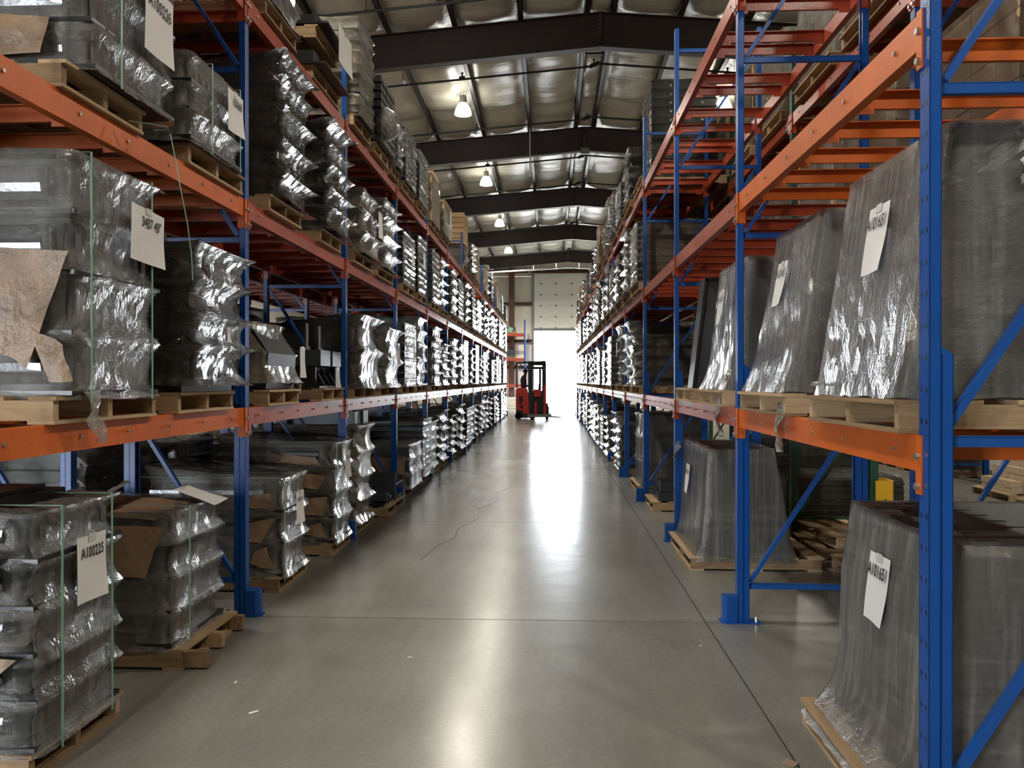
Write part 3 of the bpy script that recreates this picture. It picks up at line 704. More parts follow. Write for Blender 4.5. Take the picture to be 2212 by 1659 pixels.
for yy, ln in ((4.66, .16), (5.02, .10), (5.38, .09)):
    ub('stringer', M['wood'], bp, (.6+ln/2-.02, yy-5.02, .06), (ln, .05, .09))
cp = pallet(-2.14, 3.42, 4.34, LV[1]+.001, -1, 'clean pale pallet on the lowest left beams under the 48-inch stack')
c = load(-1, -2.08, 3.47, 4.30, LV[1]+P+.005, 2.70, 1.2, 'ribs', 'large film-wrapped casting stack marked 34B7 48" on the lowest left beams', lay=4, scal=.07, filmm='filmv', top='full', seed=11, strap=(-.30, .26), res=1.6)
s_ = sheet(c, -1, 1.2, .20, .80, .34, .28, '34B7 48"', off=.02, size=.06, yaw=-.05, tx=.03)
kraft(c, [(.05, -.428, .66), (.58, -.428, .63), (.40, -.428, .12), (.22, -.428, .22)]); kraft(c, [(.40, -.432, .30), (.56, -.432, .22), (.60, -.432, .06), (.50, -.432, .06)])
tail(c, (.60, -.28, .02), 9, .28, .07, 2)
dp = pallet(-2.14, 4.60, 5.42, LV[1]+.001, -1, 'pale pallet on the lowest left beams beside the second upright')
d = load(-1, -2.06, 4.66, 5.56, LV[1]+P+.06, 2.50, 1.15, 'lumps', 'bulging black castings in tight shiny film with bolts on top, lowest left beams', lay=4, scal=.10, filmm='filmd', top='full', seed=14, spike=.05, res=1.7, slope=-.10)
for q in ((.25, -.2), (.35, .1), (.2, .3)):
    b = MB(); b.cyl((q[0], q[1], .78), (q[0], q[1], .93), .016, 8); b.cyl((q[0], q[1], .86), (q[0], q[1], .885), .03, 6); b.build('threaded_bolt', M['steel'], d)
b = MB(); b.box(-.5, -.38, -.058, .45, .38, .03); b.build('base_block', M['black'], d)
sheet(d, -1, 1.15, .02, .30, .05, .09, None, off=.0)
ep = pallet(-2.15, 3.50, 4.22, LV[2]+.001, -1, 'pale pallet overhanging the middle left beams under the A100226 load')
ee = load(-1, -2.06, 3.60, 4.42, LV[2]+P+.005, 3.98, 1.2, 'ribs', 'film-wrapped castings with A100226 sheet high on the middle left beams', lay=4, scal=.06, filmm='film', top='full', seed=17, strap=(-.2,), res=1.6)
sheet(ee, -1, 1.2, .14, .42, .30, .36, 'A100226', off=.03, size=.075, yaw=-.04)
kraft(ee, [(-.1, -.425, .26), (.40, -.425, .22), (.36, -.425, .06), (-.05, -.425, .04)])
b = MB(); pts = [Vector((.62, .28, -.10)), Vector((.63, .33, -.25)), Vector((.64, .36, -.38)), Vector((.645, .43, -.55)), Vector((.65, .47, -.72)), Vector((.65, .485, -.86))]
for p0, p1 in zip(pts[:-1], pts[1:]): b.bar(p0, p1, .010, .002, (1, 0, 0))
b.build('loose_strap_end', M['strap'], ee)
b = MB(); pts = [Vector((.55, -.02, -.125)), Vector((.63, .06, -.118)), Vector((.66, .14, -.105)), Vector((.655, .17, -.112)), Vector((.61, .12, -.128))]
for p0, p1 in zip(pts[:-1], pts[1:]): b.bar(p0, p1, .016, .002, (0, 0, 1))
b.build('loose_strap_loop', M['strap'], ee)
fp = pallet(-2.15, 4.76, 5.62, LV[2]+.001, -1, 'pale pallet on the middle left beams beside the second upright')
ff = load(-1, -2.09, 4.66, 5.50, LV[2]+P+.005, 3.62, 1.15, 'ribs', 'low film-wrapped castings with sheet ending 00668 on the middle left beams', lay=3, scal=.06, filmm='film', top='full', seed=21, strap=(-.15, .3), res=1.6)
sheet(ff, -1, 1.15, .20, .33, .26, .27, '100668', off=.02, size=.06, tx=.02)
for q, (y0, y1) in enumerate(((3.2, 3.95), (4.6, 5.4))):
    pallet(-2.15, y0, y1, LV[3]+.001, -1, f'shadowed pallet on the top left beams, first bay, {"nearer" if q == 0 else "farther"} one')
    load(-1, -2.14, y0, y1, LV[3]+P+.005, 5.2, 1.1, 'lumps', f'unseen dark wrapped load added for shade on the top left beams, first bay, {"nearer" if q == 0 else "farther"} pallet', near=False, lay=4, filmm='filmd', seed=40+q, res=.7)  # loads above the frame, added to block light over the first bay

# ---- left rack, second bay ------------------------------------------------------------
pallet(-2.15, 6.36, 7.12, 0, -1, 'pale floor pallet under the 15849-01 stack just past the second left upright')
g = load(-1, -2.11, 6.36, 7.10, P+.005, .90, 1.15, 'ribs', 'slant-topped film-wrapped castings marked 15849-01 on the floor past the second left upright', lay=3, scal=.07, filmm='film', top='ring', seed=25, strap=(-.38,), res=1.4, slope=.10)
sheet(g, -1, 1.15, .0, .50, .20, .27, '15849-01', off=.015, size=.045)
kraft(g, [(.30, -.375, .10), (.50, -.375, .06), (.44, -.375, .24), (.34, -.375, .20)]); kraft(g, [(.18, -.375, .30), (.40, -.375, .27), (.50, -.375, .46), (.26, -.375, .42)]); kraft(g, [(.25, -.375, .55), (.50, -.375, .52), (.46, -.375, .66), (.22, -.375, .62)])
pallet(-2.09, 7.70, 8.44, 0, -1, 'pale floor pallet under the taller stack before the third left upright')
h_ = load(-1, -2.05, 7.70, 8.42, P+.005, 1.08, 1.2, 'ribs', 'taller slant-topped film-wrapped castings on the floor before the third left upright', lay=4, scal=.07, filmm='film', top='ring', seed=29, strap=(-.36,), res=1.4, slope=.08)
sheet(h_, -1, 1.2, .05, .72, .20, .27, '15849-01', off=.015, size=.045)
kraft(h_, [(.28, -.368, .08), (.52, -.368, .05), (.46, -.368, .20), (.36, -.368, .17)]); kraft(h_, [(.05, -.368, .30), (.48, -.368, .26), (.52, -.368, .44), (.20, -.368, .42)]); kraft(h_, [(.22, -.368, .56), (.42, -.368, .50), (.50, -.368, .64), (.30, -.368, .67)]); kraft(h_, [(-.1, -.368, .78), (.45, -.368, .74), (.40, -.368, .82), (-.05, -.368, .86)])
pallet(-2.14, 6.10, 6.86, LV[1]+.001, -1, 'pallet on the lowest left beams under the wedge-shaped wrapped load')
i_ = empty('wrapped_load', (-2.12-.55, 6.52, LV[1]+P+.005), 'wedge-shaped dark load in tight film sloping to the aisle, lowest left beams, second bay', 'wrapped load')
b = MB(); b.prism([(-.5, 0), (.48, 0), (.50, .28), (.38, .46), (.05, .60), (-.02, .70), (-.12, .70), (-.2, .55), (-.5, .5)], 'y', -.34, .34); b.build('casting', M['black'], i_)
b = MB(); b.cyl((-.06, -.2, .68), (-.06, -.2, .74), .03, 6); b.build('hex_nut', M['cap'], i_)
film(i_, 1.1, .84, .05, .52, 2, .03, 'full', 'filmb', 33, .03, -1, lambda f: (.16*f, .1*f, .05*f), None, 1.3)
sheet(i_, -1, 1.1, .30, .22, .14, .26, None, off=.02)
tail(i_, (.5, .40, .05), 5, .12, .05, 9)
pallet(-2.12, 7.50, 8.28, LV[1]+.001, -1, 'dark worn pallet on the lowest left beams under the bare steel pedestal')
j_ = empty('steel_assembly', (-2.10-.55, 7.90, LV[1]+P+.001), 'bare blue-grey steel pedestal with upright bolts beside the third left upright', 'machine part')
b = MB(); b.box(-.55, -.40, 0, .5, .40, .02); b.box(-.5, -.36, .02, .45, -.33, .20); b.box(-.5, .33, .02, .45, .36, .20); b.box(.36, -.33, .02, .40, .33, .20)
for y in (-.2, 0, .2): b.prism([(.40, .02), (.5, .02), (.40, .2)], 'y', y-.01, y+.01)
b.build('pedestal', M['black'], j_)
b = MB(); b.box(.12, -.36, .21, .50, -.02, .36); b.box(.12, .06, .21, .50, .38, .36); b.build('clamp_block', M['steel'], j_)
for y in (-.2, .22):
    b = MB(); b.cyl((.32, y, .36), (.32, y, .62), .018, 8); b.cyl((.32, y, .36), (.32, y, .40), .035, 6); b.build('threaded_bolt', M['cap'], j_)
b = MB(); b.prism([(-.5, .21), (.1, .21), (.1, .36), (-.5, .72)], 'y', -.38, .38); b.build('housing', M['black'], j_)
sheet(j_, -1, 1.0, .18, .10, .16, .2, None, off=.02)
pallet(-2.13, 6.10, 6.90, LV[2]+.001, -1, 'pale pallet on the middle left beams under the tall black stack')
load(-1, -2.03, 6.15, 7.02, LV[2]+P+.005, 4.22, 1.2, 'lumps', 'tall black castings in taut glittering film, middle left beams, second bay, nearer', lay=5, scal=.10, filmm='filmd', top='full', seed=36, spike=.05, res=1.6, slope=-.14)
pallet(-2.13, 7.48, 8.22, LV[2]+.001, -1, 'pale pallet on the middle left beams before the third upright')
load(-1, -2.02, 7.45, 8.32, LV[2]+P+.005, 4.12, 1.2, 'lumps', 'tall black castings in taut glittering film just before the third left upright', lay=5, scal=.10, filmm='filmd', top='full', seed=37, spike=.05, res=1.6, slope=-.14)
pallet(-2.14, 6.05, 6.80, LV[3]+.001, -1, 'pallet on the top left beams, second bay, nearest the camera')
load(-1, -2.10, 6.10, 6.85, LV[3]+P+.005, 5.5, 1.1, 'ribs', 'pale film-wrapped load on the top left beams near the top picture edge', near=False, lay=5, filmm='film', seed=43, top='full', res=1)
pallet(-2.16, 7.35, 8.25, LV[3]+.001, -1, 'lower pallet under the flat steel trays on the top left beams')
t_ = empty('steel_tray', (-2.08-.58, 7.75, LV[3]+P+.001), 'flat black steel tray lying on the top left beams, carrying a second pallet', 'machine part')
b = MB(); b.box(-.6, -.42, 0, .62, .46, .015); b.box(-.55, -.4, .015, .5, .4, .13); b.prism([(.1, .015), (.5, .015), (.1, .22)], 'y', -.41, -.37); b.build('tray_pan', M['black'], t_)
b = MB(); b.box(-.3, -.40, .13, .3, -.30, .24); b.box(-.3, .1, .13, .3, .2, .24); b.build('flange_block', M['steel'], t_)
pallet(-2.14, 7.36, 8.10, LV[3]+P+.25, -1, 'upper small pallet stacked above the steel trays on the top left beams')
t2 = empty('steel_tray', (-2.08-.55, 7.78, LV[3]+2*P+.255), 'upper black steel tray with a hanging white sheet, top left beams', 'machine part')
b = MB(); b.box(-.58, -.42, 0, .60, .48, .02); b.box(-.5, -.38, .02, .45, .4, .10); b.box(.45, -.42, .02, .48, .48, .12); b.build('tray_pan', M['black'], t2)
sheet(t2, -1, 1.2, .10, -.06, .5, .36, None, off=.03, yaw=-.03)

# ---- left rack, third and fourth bays ---------------------------------------------------
pallet(-2.12, 8.76, 9.52, 0, -1, 'dark floor pallet under the wavy wrapped casting stack past the third left upright')
load(-1, -2.07, 8.75, 9.60, P+.005, 1.18, 1.15, 'lumps', 'wavy brown-grey wrapped casting stack on the floor past the third left upright', lay=4, scal=.10, filmm='filmb', seed=46, top='full', res=1.3, spike=.02, mat='iron')
mm = empty('steel_assembly', (-2.06-.5, 9.18, 1.2), 'blue-grey clamp blocks with two tall bolts resting on the wavy wrapped stack', 'machine part')
b = MB(); b.box(-.4, -.26, 0, .40, .02, .14); b.box(-.4, .06, 0, .42, .3, .14); b.build('clamp_block', M['steel'], mm)
for y in (-.12, .18): b = MB(); b.cyl((.30, y, .14), (.30, y, .36), .02, 8); b.cyl((.30, y, .14), (.30, y, .19), .036, 6); b.build('threaded_bolt', M['cap'], mm)
pallet(-2.0, 9.95, 11.05, 0, -1, 'pale floor pallet under loose angle brackets before the fourth left upright')
m2 = empty('steel_assembly', (-2.02-.5, 10.5, P+.001), 'dark angle brackets and blocks on a floor pallet before the fourth left upright', 'machine part')
b = MB(); b.box(-.5, -.5, 0, .46, .45, .03)
b.build('base_slab', M['black'], m2)
for z in (.03, .20):
    b = MB(); b.box(-.3, .05, z, .50, .5, z+.014); b.box(-.3, .05, z+.014, .50, .064, z+.16); b.build('angle_bracket', M['steel'], m2)
b = MB(); b.box(.1, -.45, .03, .30, -.1, .16); b.box(.30, -.38, .05, .46, -.18, .14); b.cyl((.46, -.28, .095), (.5, -.28, .095), .03, 6); b.build('clamp_block', M['steel'], m2)
b = MB(); b.cyl((-.45, -.1, .1), (.4, -.1, .1), .03, 8); b.cyl((-.45, 0, .08), (.4, 0, .08), .03, 8); b.build('shaft', M['black'], m2)
for q, (y0, y1, lab, zt) in enumerate(((8.75, 9.9, 'long dark boat-shaped load in loose film past the third left upright, lowest beams', .80), (10.15, 11.2, 'draped dark load with white sheets before the fourth left upright, lowest beams', .74))):
    pallet(-2.13, y0+.02, y1-.05, LV[1]+.001, -1, f'pallet on the lowest left beams, third bay, {"nearer" if q == 0 else "farther"} one')
    o = load(-1, -2.04, y0, y1, LV[1]+P+.005, LV[1]+P+zt, 1.2, 'lumps', lab, lay=2, scal=.10, filmm='filmd' if q == 0 else 'film', seed=50+q, top='full', res=1.4, spike=.04, slope=-.15)
    if q: sheet(o, -1, 1.2, .1, .42, .18, .28, 'A-45', off=.02, size=.05)
for q, (y0, y1, zt, fm, lab) in enumerate(((8.80, 9.75, 3.78, 'filmb', 'olive brown wrapped load on the middle left beams past the third upright'), (10.0, 11.05, 3.95, 'film', 'bright crinkled film-wrapped load on the middle left beams before the fourth upright'))):
    pallet(-2.13, y0, y1-.05, LV[2]+.001, -1, f'pallet on the middle left beams, third bay, {"nearer" if q == 0 else "farther"} one')
    o = load(-1, -2.03, y0, y1, LV[2]+P+.005, zt, 1.2, 'lumps', lab, lay=3+q, scal=.08, filmm=fm, seed=54+q, top='full', res=1.3, spike=.04)
    if not q: sheet(o, -1, 1.2, .25, .40, .22, .3, None, off=.03)
pallet(-2.12, 8.72, 9.55, LV[3]+.001, -1, 'pallet under the tall brown wrapped block on the top left beams')
load(-1, -2.05, 8.72, 9.52, LV[3]+P+.005, 5.62, 1.15, 'ribs', 'tall brownish film-wrapped block rising past the third left upright top', near=False, lay=9, scal=.03, filmm='filmb', seed=58, top='full', res=1.2)
pallet(-2.12, 9.75, 10.6, LV[3]+.001, -1, 'pallet under the black tray stack on the top left beams')
o = load(-1, -2.02, 9.72, 10.65, LV[3]+P+.005, 5.40, 1.1, 'bars', 'stack of black trays with white caps on the top left beams', lay=8, filmm=None, seed=60, name='tray_stack', cat='tray stack', mat='steel')
bl = empty('film_bundle', (-2.02+.02, 9.85, LV[3]+.35), 'crumpled ball of clear film hanging on the black tray stack', 'film')
b = MB(); rws = [[((.17+.05*noise.noise(Vector((i*.9, j*.9, 2))))*math.sin(math.pi*i/10)*math.cos(2*math.pi*j/14), (.2+.05*noise.noise(Vector((i*.9, j*.9, 7))))*math.sin(math.pi*i/10)*math.sin(2*math.pi*j/14), .2*math.cos(math.pi*i/10)) for j in range(15)] for i in range(11)]
b.grid(rws); b.build('crumpled_film', M['film'], bl, smooth=True)
pallet(-2.12, 10.85, 11.35, LV[3]+.001, -1, 'narrow pallet on the top left beams before the fourth upright')
load(-1, -2.03, 10.82, 11.36, LV[3]+P+.005, 5.15, 1.1, 'lumps', 'narrow glittering wrapped load behind the black tray stack on top left beams', near=False, lay=4, filmm='film', seed=61, top='full')

# ---- right rack -----------------------------------------------------------------------
def tapered(y0, y1, zb, zt, xb, xtop, Db, Dt, label, seed, text='A101651', fm='filmp', sh=None, depth_off=0, flare=.0, fy=0, clear=False, fz0=.004):
    Wd = y1-y0; H = zt-zb; xc = xb+Db/2
    e = empty('wrapped_load', (xc, (y0+y1)/2, zb), label, 'wrapped load')
    d0 = xtop-xb; d1 = Db-Dt-d0
    g_plates(e, Db-.02, Wd-.02, H-.02, 1, (d0, d1), seed)
    film(e, Db+.05, Wd+.045, fz0, H-.004, 3, .0, 'ring', fm, seed, 0, 1, lambda f: (d0*f, d1*f, 0), (.24, flare, fy), 1.7, 0, .004)
    if clear:
        fo = e.children[-1]; fo.data.materials.append(M['filmd'])
        for p_ in fo.data.polygons:
            if abs(p_.normal.y) > .7: p_.material_index = 1
    if sh:
        yy, z, w, h = sh; off = d0*(z/H)
        sheet(e, 1, Db-2*off, yy, z, w, h, text, tilt=-math.atan2(d0, H), off=.040, size=.062)
    return e
pallet(1.24, 2.99, 4.08, 0, 1, 'pale floor pallet at lower right under the nearest tapered plate stack', depth=1.1)
t1 = tapered(2.98, 4.04, P+.005, 1.10, 1.37, 1.475, 1.0, .80, 'nearest tapered steel plate stack wrapped in film with A101651 sheet, on the floor', 70, sh=(.06, .66, .21, .29), flare=.13, fz0=-.06)
pallet(1.25, 3.0, 4.02, LV[1]+.001, 1, 'pale pallet on the lowest right beams nearest the camera', depth=1.15)
t3 = tapered(3.02, 4.0, LV[1]+P+.002, 2.62, 1.31, 1.45, .95, .72, 'nearest tapered plate stack on the lowest right beams with A101651 sheet', 72, sh=(-.02, .66, .21, .29), flare=.02, fm='filmv')
tail(t3, (.02, -.545, 1.0), 12, .46, .09, 31, 'filmw', (-.85, 0, -.5), (.35, 0, .9), .03); tail(t3, (.0, -.54, 1.02), 9, .30, .05, 33, 'filmw', (-.35, 0, -.95), (.9, 0, .2), .03); tail(t3, (-.02, -.50, .99), 6, .13, .05, 32, 'filmw', (.3, 0, .9)); tail(t3, (-.50, .46, .06), 5, .10, .04, 34, dirv=(-.5, .2, -.2))
pallet(1.25, 4.42, 5.46, LV[1]+.001, 1, 'pallet with film over one end on the lowest right beams before the second upright', depth=1.15)
t4 = tapered(4.50, 5.42, LV[1]+P+.002, 2.62, 1.33, 1.50, .92, .66, 'second tapered plate stack on the lowest right beams, before the second right upright', 75, sh=(.10, .66, .20, .27), flare=.05, fm='filmv', clear=True)
tail(t4, (-.52, -.38, -.06), 8, .30, .035, 35)
pallet(1.26, 6.05, 7.0, LV[1]+.001, 1, 'film-cornered pallet on the lowest right beams past the second upright', depth=1.15)
t5 = tapered(6.06, 6.98, LV[1]+P+.002, 2.60, 1.33, 1.45, .92, .68, 'third tapered plate stack on the lowest right beams, behind the second right upright', 77, sh=(.14, .66, .20, .27), flare=.05, fm='filmv', clear=True)
tail(t5, (-.5, -.2, -.06), 9, .34, .03, 36)
pallet(1.27, 7.45, 8.36, LV[1]+.001, 1, 'brown pallet on the lowest right beams before the third upright', depth=1.15)
tp = empty('tapered_housing', (1.78, 7.75, LV[1]+P+.002), 'bare dark tapered steel panel leaning on a pallet before the third right upright', 'steel panel')
b = MB(); b.prism([(-.46, 0), (.46, 0), (.34, 1.0), (-.34, 1.0)], 'y', -.12, .10); b.build('panel_body', M['plate'], tp); b = MB(); b.prism([(-.47, 0), (-.44, 0), (-.32, 1.01), (-.35, 1.01)], 'y', -.14, .12); b.prism([(-.35, .99), (.35, .99), (.35, 1.02), (-.35, 1.02)], 'y', -.14, .12); b.build('panel_rim', M['black'], tp)
pallet(1.24, 7.28, 8.53, 0, 1, 'film-edged floor pallet under the tapered stack past the second right upright', depth=1.15, rot=.0)
t6 = tapered(7.30, 8.50, P+.005, 1.08, 1.33, 1.405, .80, .56, 'tapered grey plate stack wrapped in film on the floor past the second right upright', 79, sh=(.15, .60, .20, .28), flare=.06, fz0=-.05)
tail(t6, (-.42, .52, .93), 7, .25, .05, 37, dirv=(-.15, .1, -.8))
pallet(1.31, 10.55, 11.32, 0, 1, 'pale floor pallet with black trays before the fourth right upright', depth=1.1)
for k in range(2):
    tr = empty('steel_tray', (1.80+.03*k, 10.93+.02*k, P+.001+.12*k), f'{"lower" if k == 0 else "upper"} open black tray on the floor pallet before the fourth right upright', 'tray')
    b = MB(); b.box(-.4, -.3, 0, .4, .3, .015)
    for q in ((-.4, -.3, .4, -.28), (-.4, .28, .4, .3), (-.4, -.28, -.38, .28), (.38, -.28, .4, .28)): b.box(q[0], q[1], .015, q[2], q[3], .115)
    b.build('tray_shell', M['steel'], tr)
pallet(1.30, 12.15, 13.30, 0, 1, 'film-edged floor pallet past the fourth right upright', depth=1.1)
o = load(1, 1.34, 12.12, 13.28, P+.005, 1.18, 1.0, 'ribs', 'tall film-wrapped boxes with green strap on the floor past the fourth right upright', near=False, lay=3, filmm='filmv', seed=84, top='full', strap=(.0, -.52), res=1.3, mat='steel')
tail(o, (-.5, -.3, .98), 6, .2, .1, 38, dirv=(-.2, .1, .5))
pallet(1.28, 11.56, 12.66, LV[3]+.001, 1, 'pallet overhanging the top right beams under the large shiny block')
load(1, 1.40, 11.55, 12.68, LV[3]+P+.005, 5.92, .95, 'bars', 'large shiny film-wrapped block of bars high on the top right beams', lay=11, filmm='filmd', seed=87, top='full', scal=.02, res=1.5, mat='black')

# ---- the rest of both racks, bay by bay -----------------------------------------------
LOOKS = {'ribs': 'film-wrapped grey castings', 'lumps': 'glittering wrapped black castings', 'bars': 'stacked black bars with film', 'cartons': 'film-wrapped brown cartons'}
def auto(side, sg, xf, k, lv, q, y0, y1, rnd):
    kind = rnd.choices(['ribs', 'lumps', 'bars'], [.3, .45, .4])[0]
    if lv == 3 and rnd.random() < .35: kind = 'cartons'
    hmax = {0: (.65, 1.12), 1: (.7, 1.1), 2: (.75, 1.15), 3: (.6, 1.05)}[lv]
    hh = rnd.uniform(*hmax); zb = LV[lv] + .001
    where = f'{"under" if lv == 0 else "on"} the {side} rack{", floor level" if lv == 0 else ", " + LVN[lv]}, {ORD[k]} bay, {"nearer" if q == 0 else "farther"} one'
    o = rnd.uniform(.0, .09)
    pallet(xf + sg*.01, y0, y1, zb, sg, 'wooden pallet ' + where, near=(y0 < 15 and (lv > 0 or side == 'right')), depth=1.15)
    fm = rnd.choice(['filmf', 'filmf', 'filmf', 'film', 'filmb']) if kind != 'cartons' else 'filmc'
    ld = load(sg, xf - sg*(.08-o), y0+rnd.uniform(-.03, .03), y1+rnd.uniform(0, .06), zb+P+.004, zb+P+hh, 1.1, kind, LOOKS[kind] + ' ' + where, near=False,
         lay={'ribs': 5, 'lumps': 5, 'bars': 9, 'cartons': 4}[kind], scal={'ribs': .085, 'lumps': .11, 'bars': .03, 'cartons': .015}[kind], filmm=fm, seed=1000+k*37+lv*11+q*5+(500 if sg > 0 else 0), top='full',
         res=1.0 if k < 6 else .7, spike=.03 if kind == 'lumps' else 0, group=f'loads on the {side} rack beyond the near bays', mat=rnd.choice(['black', 'iron', 'steel', 'black']) if kind != 'cartons' else None, nyy=2, nx=2)
    if rnd.random() < .25 and k < 8: sheet(ld, sg, 1.1, rnd.uniform(-.2, .2), hh*.6, .2, .27, None, off=.02)
rnd = random.Random(21)
for side, sg, xf in (('left', -1, -2.12), ('right', 1, 1.24)):
    for k in range(4, NB+1):
        for lv in range(4):
            for q in range(2):
                y0 = YK(k) + (.16 if q == 0 else 1.50) + rnd.uniform(0, .06); y1 = y0 + rnd.uniform(.95, 1.12)
                if side == 'right' and k == 4 and ((lv == 0) or (lv == 3 and q == 0)): continue
                if side == 'left' and k == 4 and lv == 0: continue
                if lv == 3 and k > 5 and rnd.random() < .25: continue
                if side == 'left' and k == 7 and lv == 3 and q == 0: continue
                auto(side, sg, xf, k, lv, q, y0, y1, rnd)
pallet(-2.1, 11.75, 12.75, 0, -1, 'pale floor pallet under the low crate past the fourth left upright')
o = load(-1, -2.02, 11.70, 12.85, P+.005, .74, 1.15, 'cartons', 'low film-draped crate with white sheets on the floor past the fourth left upright', lay=2, filmm='film', seed=90, top='full', res=1.4, scal=.04, nx=2, nyy=2, mat='steel')
sheet(o, -1, 1.15, .35, .34, .16, .34, None, off=.03); sheet(o, -1, 1.15, .50, .36, .12, .36, None, off=.05); kraft(o, [(.0, -.585, .45), (.5, -.585, .42), (.48, -.585, .2), (.0, -.585, .22)])
pallet(-2.1, 13.15, 14.1, 0, -1, 'brown floor pallet with bar bundles before the fifth left upright')
load(-1, -2.05, 13.12, 14.15, P+.005, 1.05, 1.15, 'bars', 'bundles of dark flat bars on the floor before the fifth left upright', lay=10, filmm='filmd', caps=False, seed=93, top='full', res=1, mat='steel')
pallet(-2.12, 20.15, 21.2, LV[3]+.001, -1, 'pallet on the top left beams under the wrapped load that carries pale lumber', near=False)
load(-1, -2.10, 20.2, 21.15, LV[3]+P+.004, LV[3]+P+.5, 1.1, 'lumps', 'low crinkled wrapped load under the pale lumber stack, top left beams', near=False, lay=2, filmm='film', seed=97, top='full', res=.8)
lumb = empty('lumber_stack', (-2.68, 20.66, LV[3]+P+.53), 'pale new lumber stack showing above the left rack top', 'lumber')
for L in range(6):
    for i in range(3): ub('plank', M['lumber'], lumb, (-.36+.36*i, 0, L*.13+.06), (.34, .95, .115))

# ---- row behind the right rack ----------------------------------------------------------
for k in range(1, 7):
    for lv in (2, 3):
        for q in range(2):
            y0 = YK(k) + (.2 if q == 0 else 1.52); y1 = y0+1.05; hh = R.uniform(.75, 1.1)
            where = f'in row behind right rack, {LVN[lv]}, {ORD[k]} bay, {"near" if q == 0 else "far"}'
            pallet(X2R-.05, y0, y1, LV[lv]+.001, 1, 'pallet ' + where, near=k < 4, depth=1.0)
            load(1, X2R-.04, y0, y1, LV[lv]+P+.004, LV[lv]+P+hh, .98, 'cartons', 'wrapped brown cartons ' + where, lay=4 if lv == 2 else 6, filmm='filmc' if (k+q) % 3 else 'film', seed=300+k*9+lv+q*3, top='full', res=1, scal=.012, nx=2, nyy=2, group='wrapped cartons behind the right rack')
for q, (x, y, z) in enumerate(((2.55, 6.5, 0), (2.5, 7.75, 0), (2.6, 7.72, .124), (2.62, 6.5, .124))):
    pallet(x, y, y+1.0, z, 1, f'empty weathered pallet lying behind the right rack, {["lower near", "lower far", "upper far", "upper near"][q]} one', depth=1.1, rot=[.05, -.04, .1, -.12][q], group='empty pallets behind the right rack')
for q, (x, y, h, nm) in enumerate(((2.55, 9.0, .62, 'nearer'), (2.55, 10.2, 1.0, 'farther'))):
    load(1, x, y, y+1.0, .002, h, 1.3, 'bars', f'{nm} film-wrapped bundle of black bars on the floor behind the right rack', lay=9, filmm='filmd', caps=False, seed=330+q, top='full', res=1, mat='black', scal=.015)
# far side of the next aisle, to the right
for k in range(2, 7): upright(6.6, k, 1, f'dark upright frame across the next aisle at far right, {ORD[k-1]} from camera', 'upright frames across the next aisle', 'blue', False)
for k in range(2, 6):
    for lv in (1, 2): shelf(6.6, k, lv, 1, f'shelf of {LVN[lv]} across the next aisle at far right, {ORD[k-1]} bay', 'beam shelves across the next aisle', 'red')
    for q in range(2):
        y0 = YK(k)+(.2 if q == 0 else 1.5)
        for lv in (0, 1, 2):
            if lv == 0 and (k == 4 or (k == 3 and q == 1)): continue
            pallet(6.55, y0, y0+1.05, LV[lv]+.001, 1, f'dark pallet across the next aisle, {LVN[lv]}, {ORD[k-1]} bay, {"nearer" if q == 0 else "farther"} one', near=False)
            load(1, 6.6, y0, y0+1.05, LV[lv]+P+.005, LV[lv]+P+1.0, 1.0, 'lumps', f'dark wrapped load across the next aisle, {LVN[lv]}, {ORD[k-1]} bay, {"nearer" if q == 0 else "farther"} one', near=False, lay=4, filmm='filmd', seed=400+k*5+lv*2+q, top='full', res=.6, group='loads across the next aisle')
pallet(6.3, 11.5, 12.5, 0, 1, 'pallet of small brown boxes across the next aisle at right edge', near=True)
bs = 0
for L in range(9):
    for i in range(5):
        for j in range(4):
            if i < L//2 or (j == 0 and L > 5): continue
            bx = link('small_box', unit(M['cartonl']), None, (6.42+.16*i+R.uniform(-.006, .006), 11.62+.2*j+R.uniform(-.006, .006), P+.045+L*.085)); bx.scale = (.145, .185, .083); setp(bx, 'small brown box in the stepped stack across the next aisle', 'box', 'small brown boxes across the next aisle')
pallet(6.2, 10.2, 11.2, 0, 1, 'empty pallet with a white sheet across the next aisle', near=True)
ps = empty('paper_sheet', (6.17, 10.5, .09), 'white paper sheet leaning on the empty pallet across the next aisle', 'paper')
b = MB(); b.grid([[(-.12, -.12, -.085), (-.12, .12, -.085)], [(-.03, -.12, .0), (-.03, .12, .0)], [(.0, -.12, .06), (.02, .12, .06)]]); b.build('sheet', M['paper'], ps, smooth=True)
pj = empty('pallet_jack', (5.0, 15.2, 0), 'orange-yellow pallet jack standing in the next aisle', 'pallet jack')
b = MB(); b.box(-.27, -.6, .08, -.12, .6, .14); b.box(.12, -.6, .08, .27, .6, .14); b.build('forks', M['yellow'], pj); b = MB(); b.box(-.2, .6, .08, .2, .85, .5); b.build('pump_body', M['yellow'], pj)
b = MB(); b.cyl((0, .75, .5), (0, 1.15, 1.2), .02, 8); b.cyl((-.16, 1.15, 1.2), (.16, 1.15, 1.2), .018, 8); b.build('handle', M['blk'], pj)
for x in (-.2, .2): b = MB(); b.cyl((x-.03, -.5, .045), (x+.03, -.5, .045), .045, 10); b.build('wheel', M['blk'], pj)
b = MB(); b.cyl((-.08, .75, .08), (.08, .75, .08), .08, 12); b.build('wheel', M['blk'], pj)

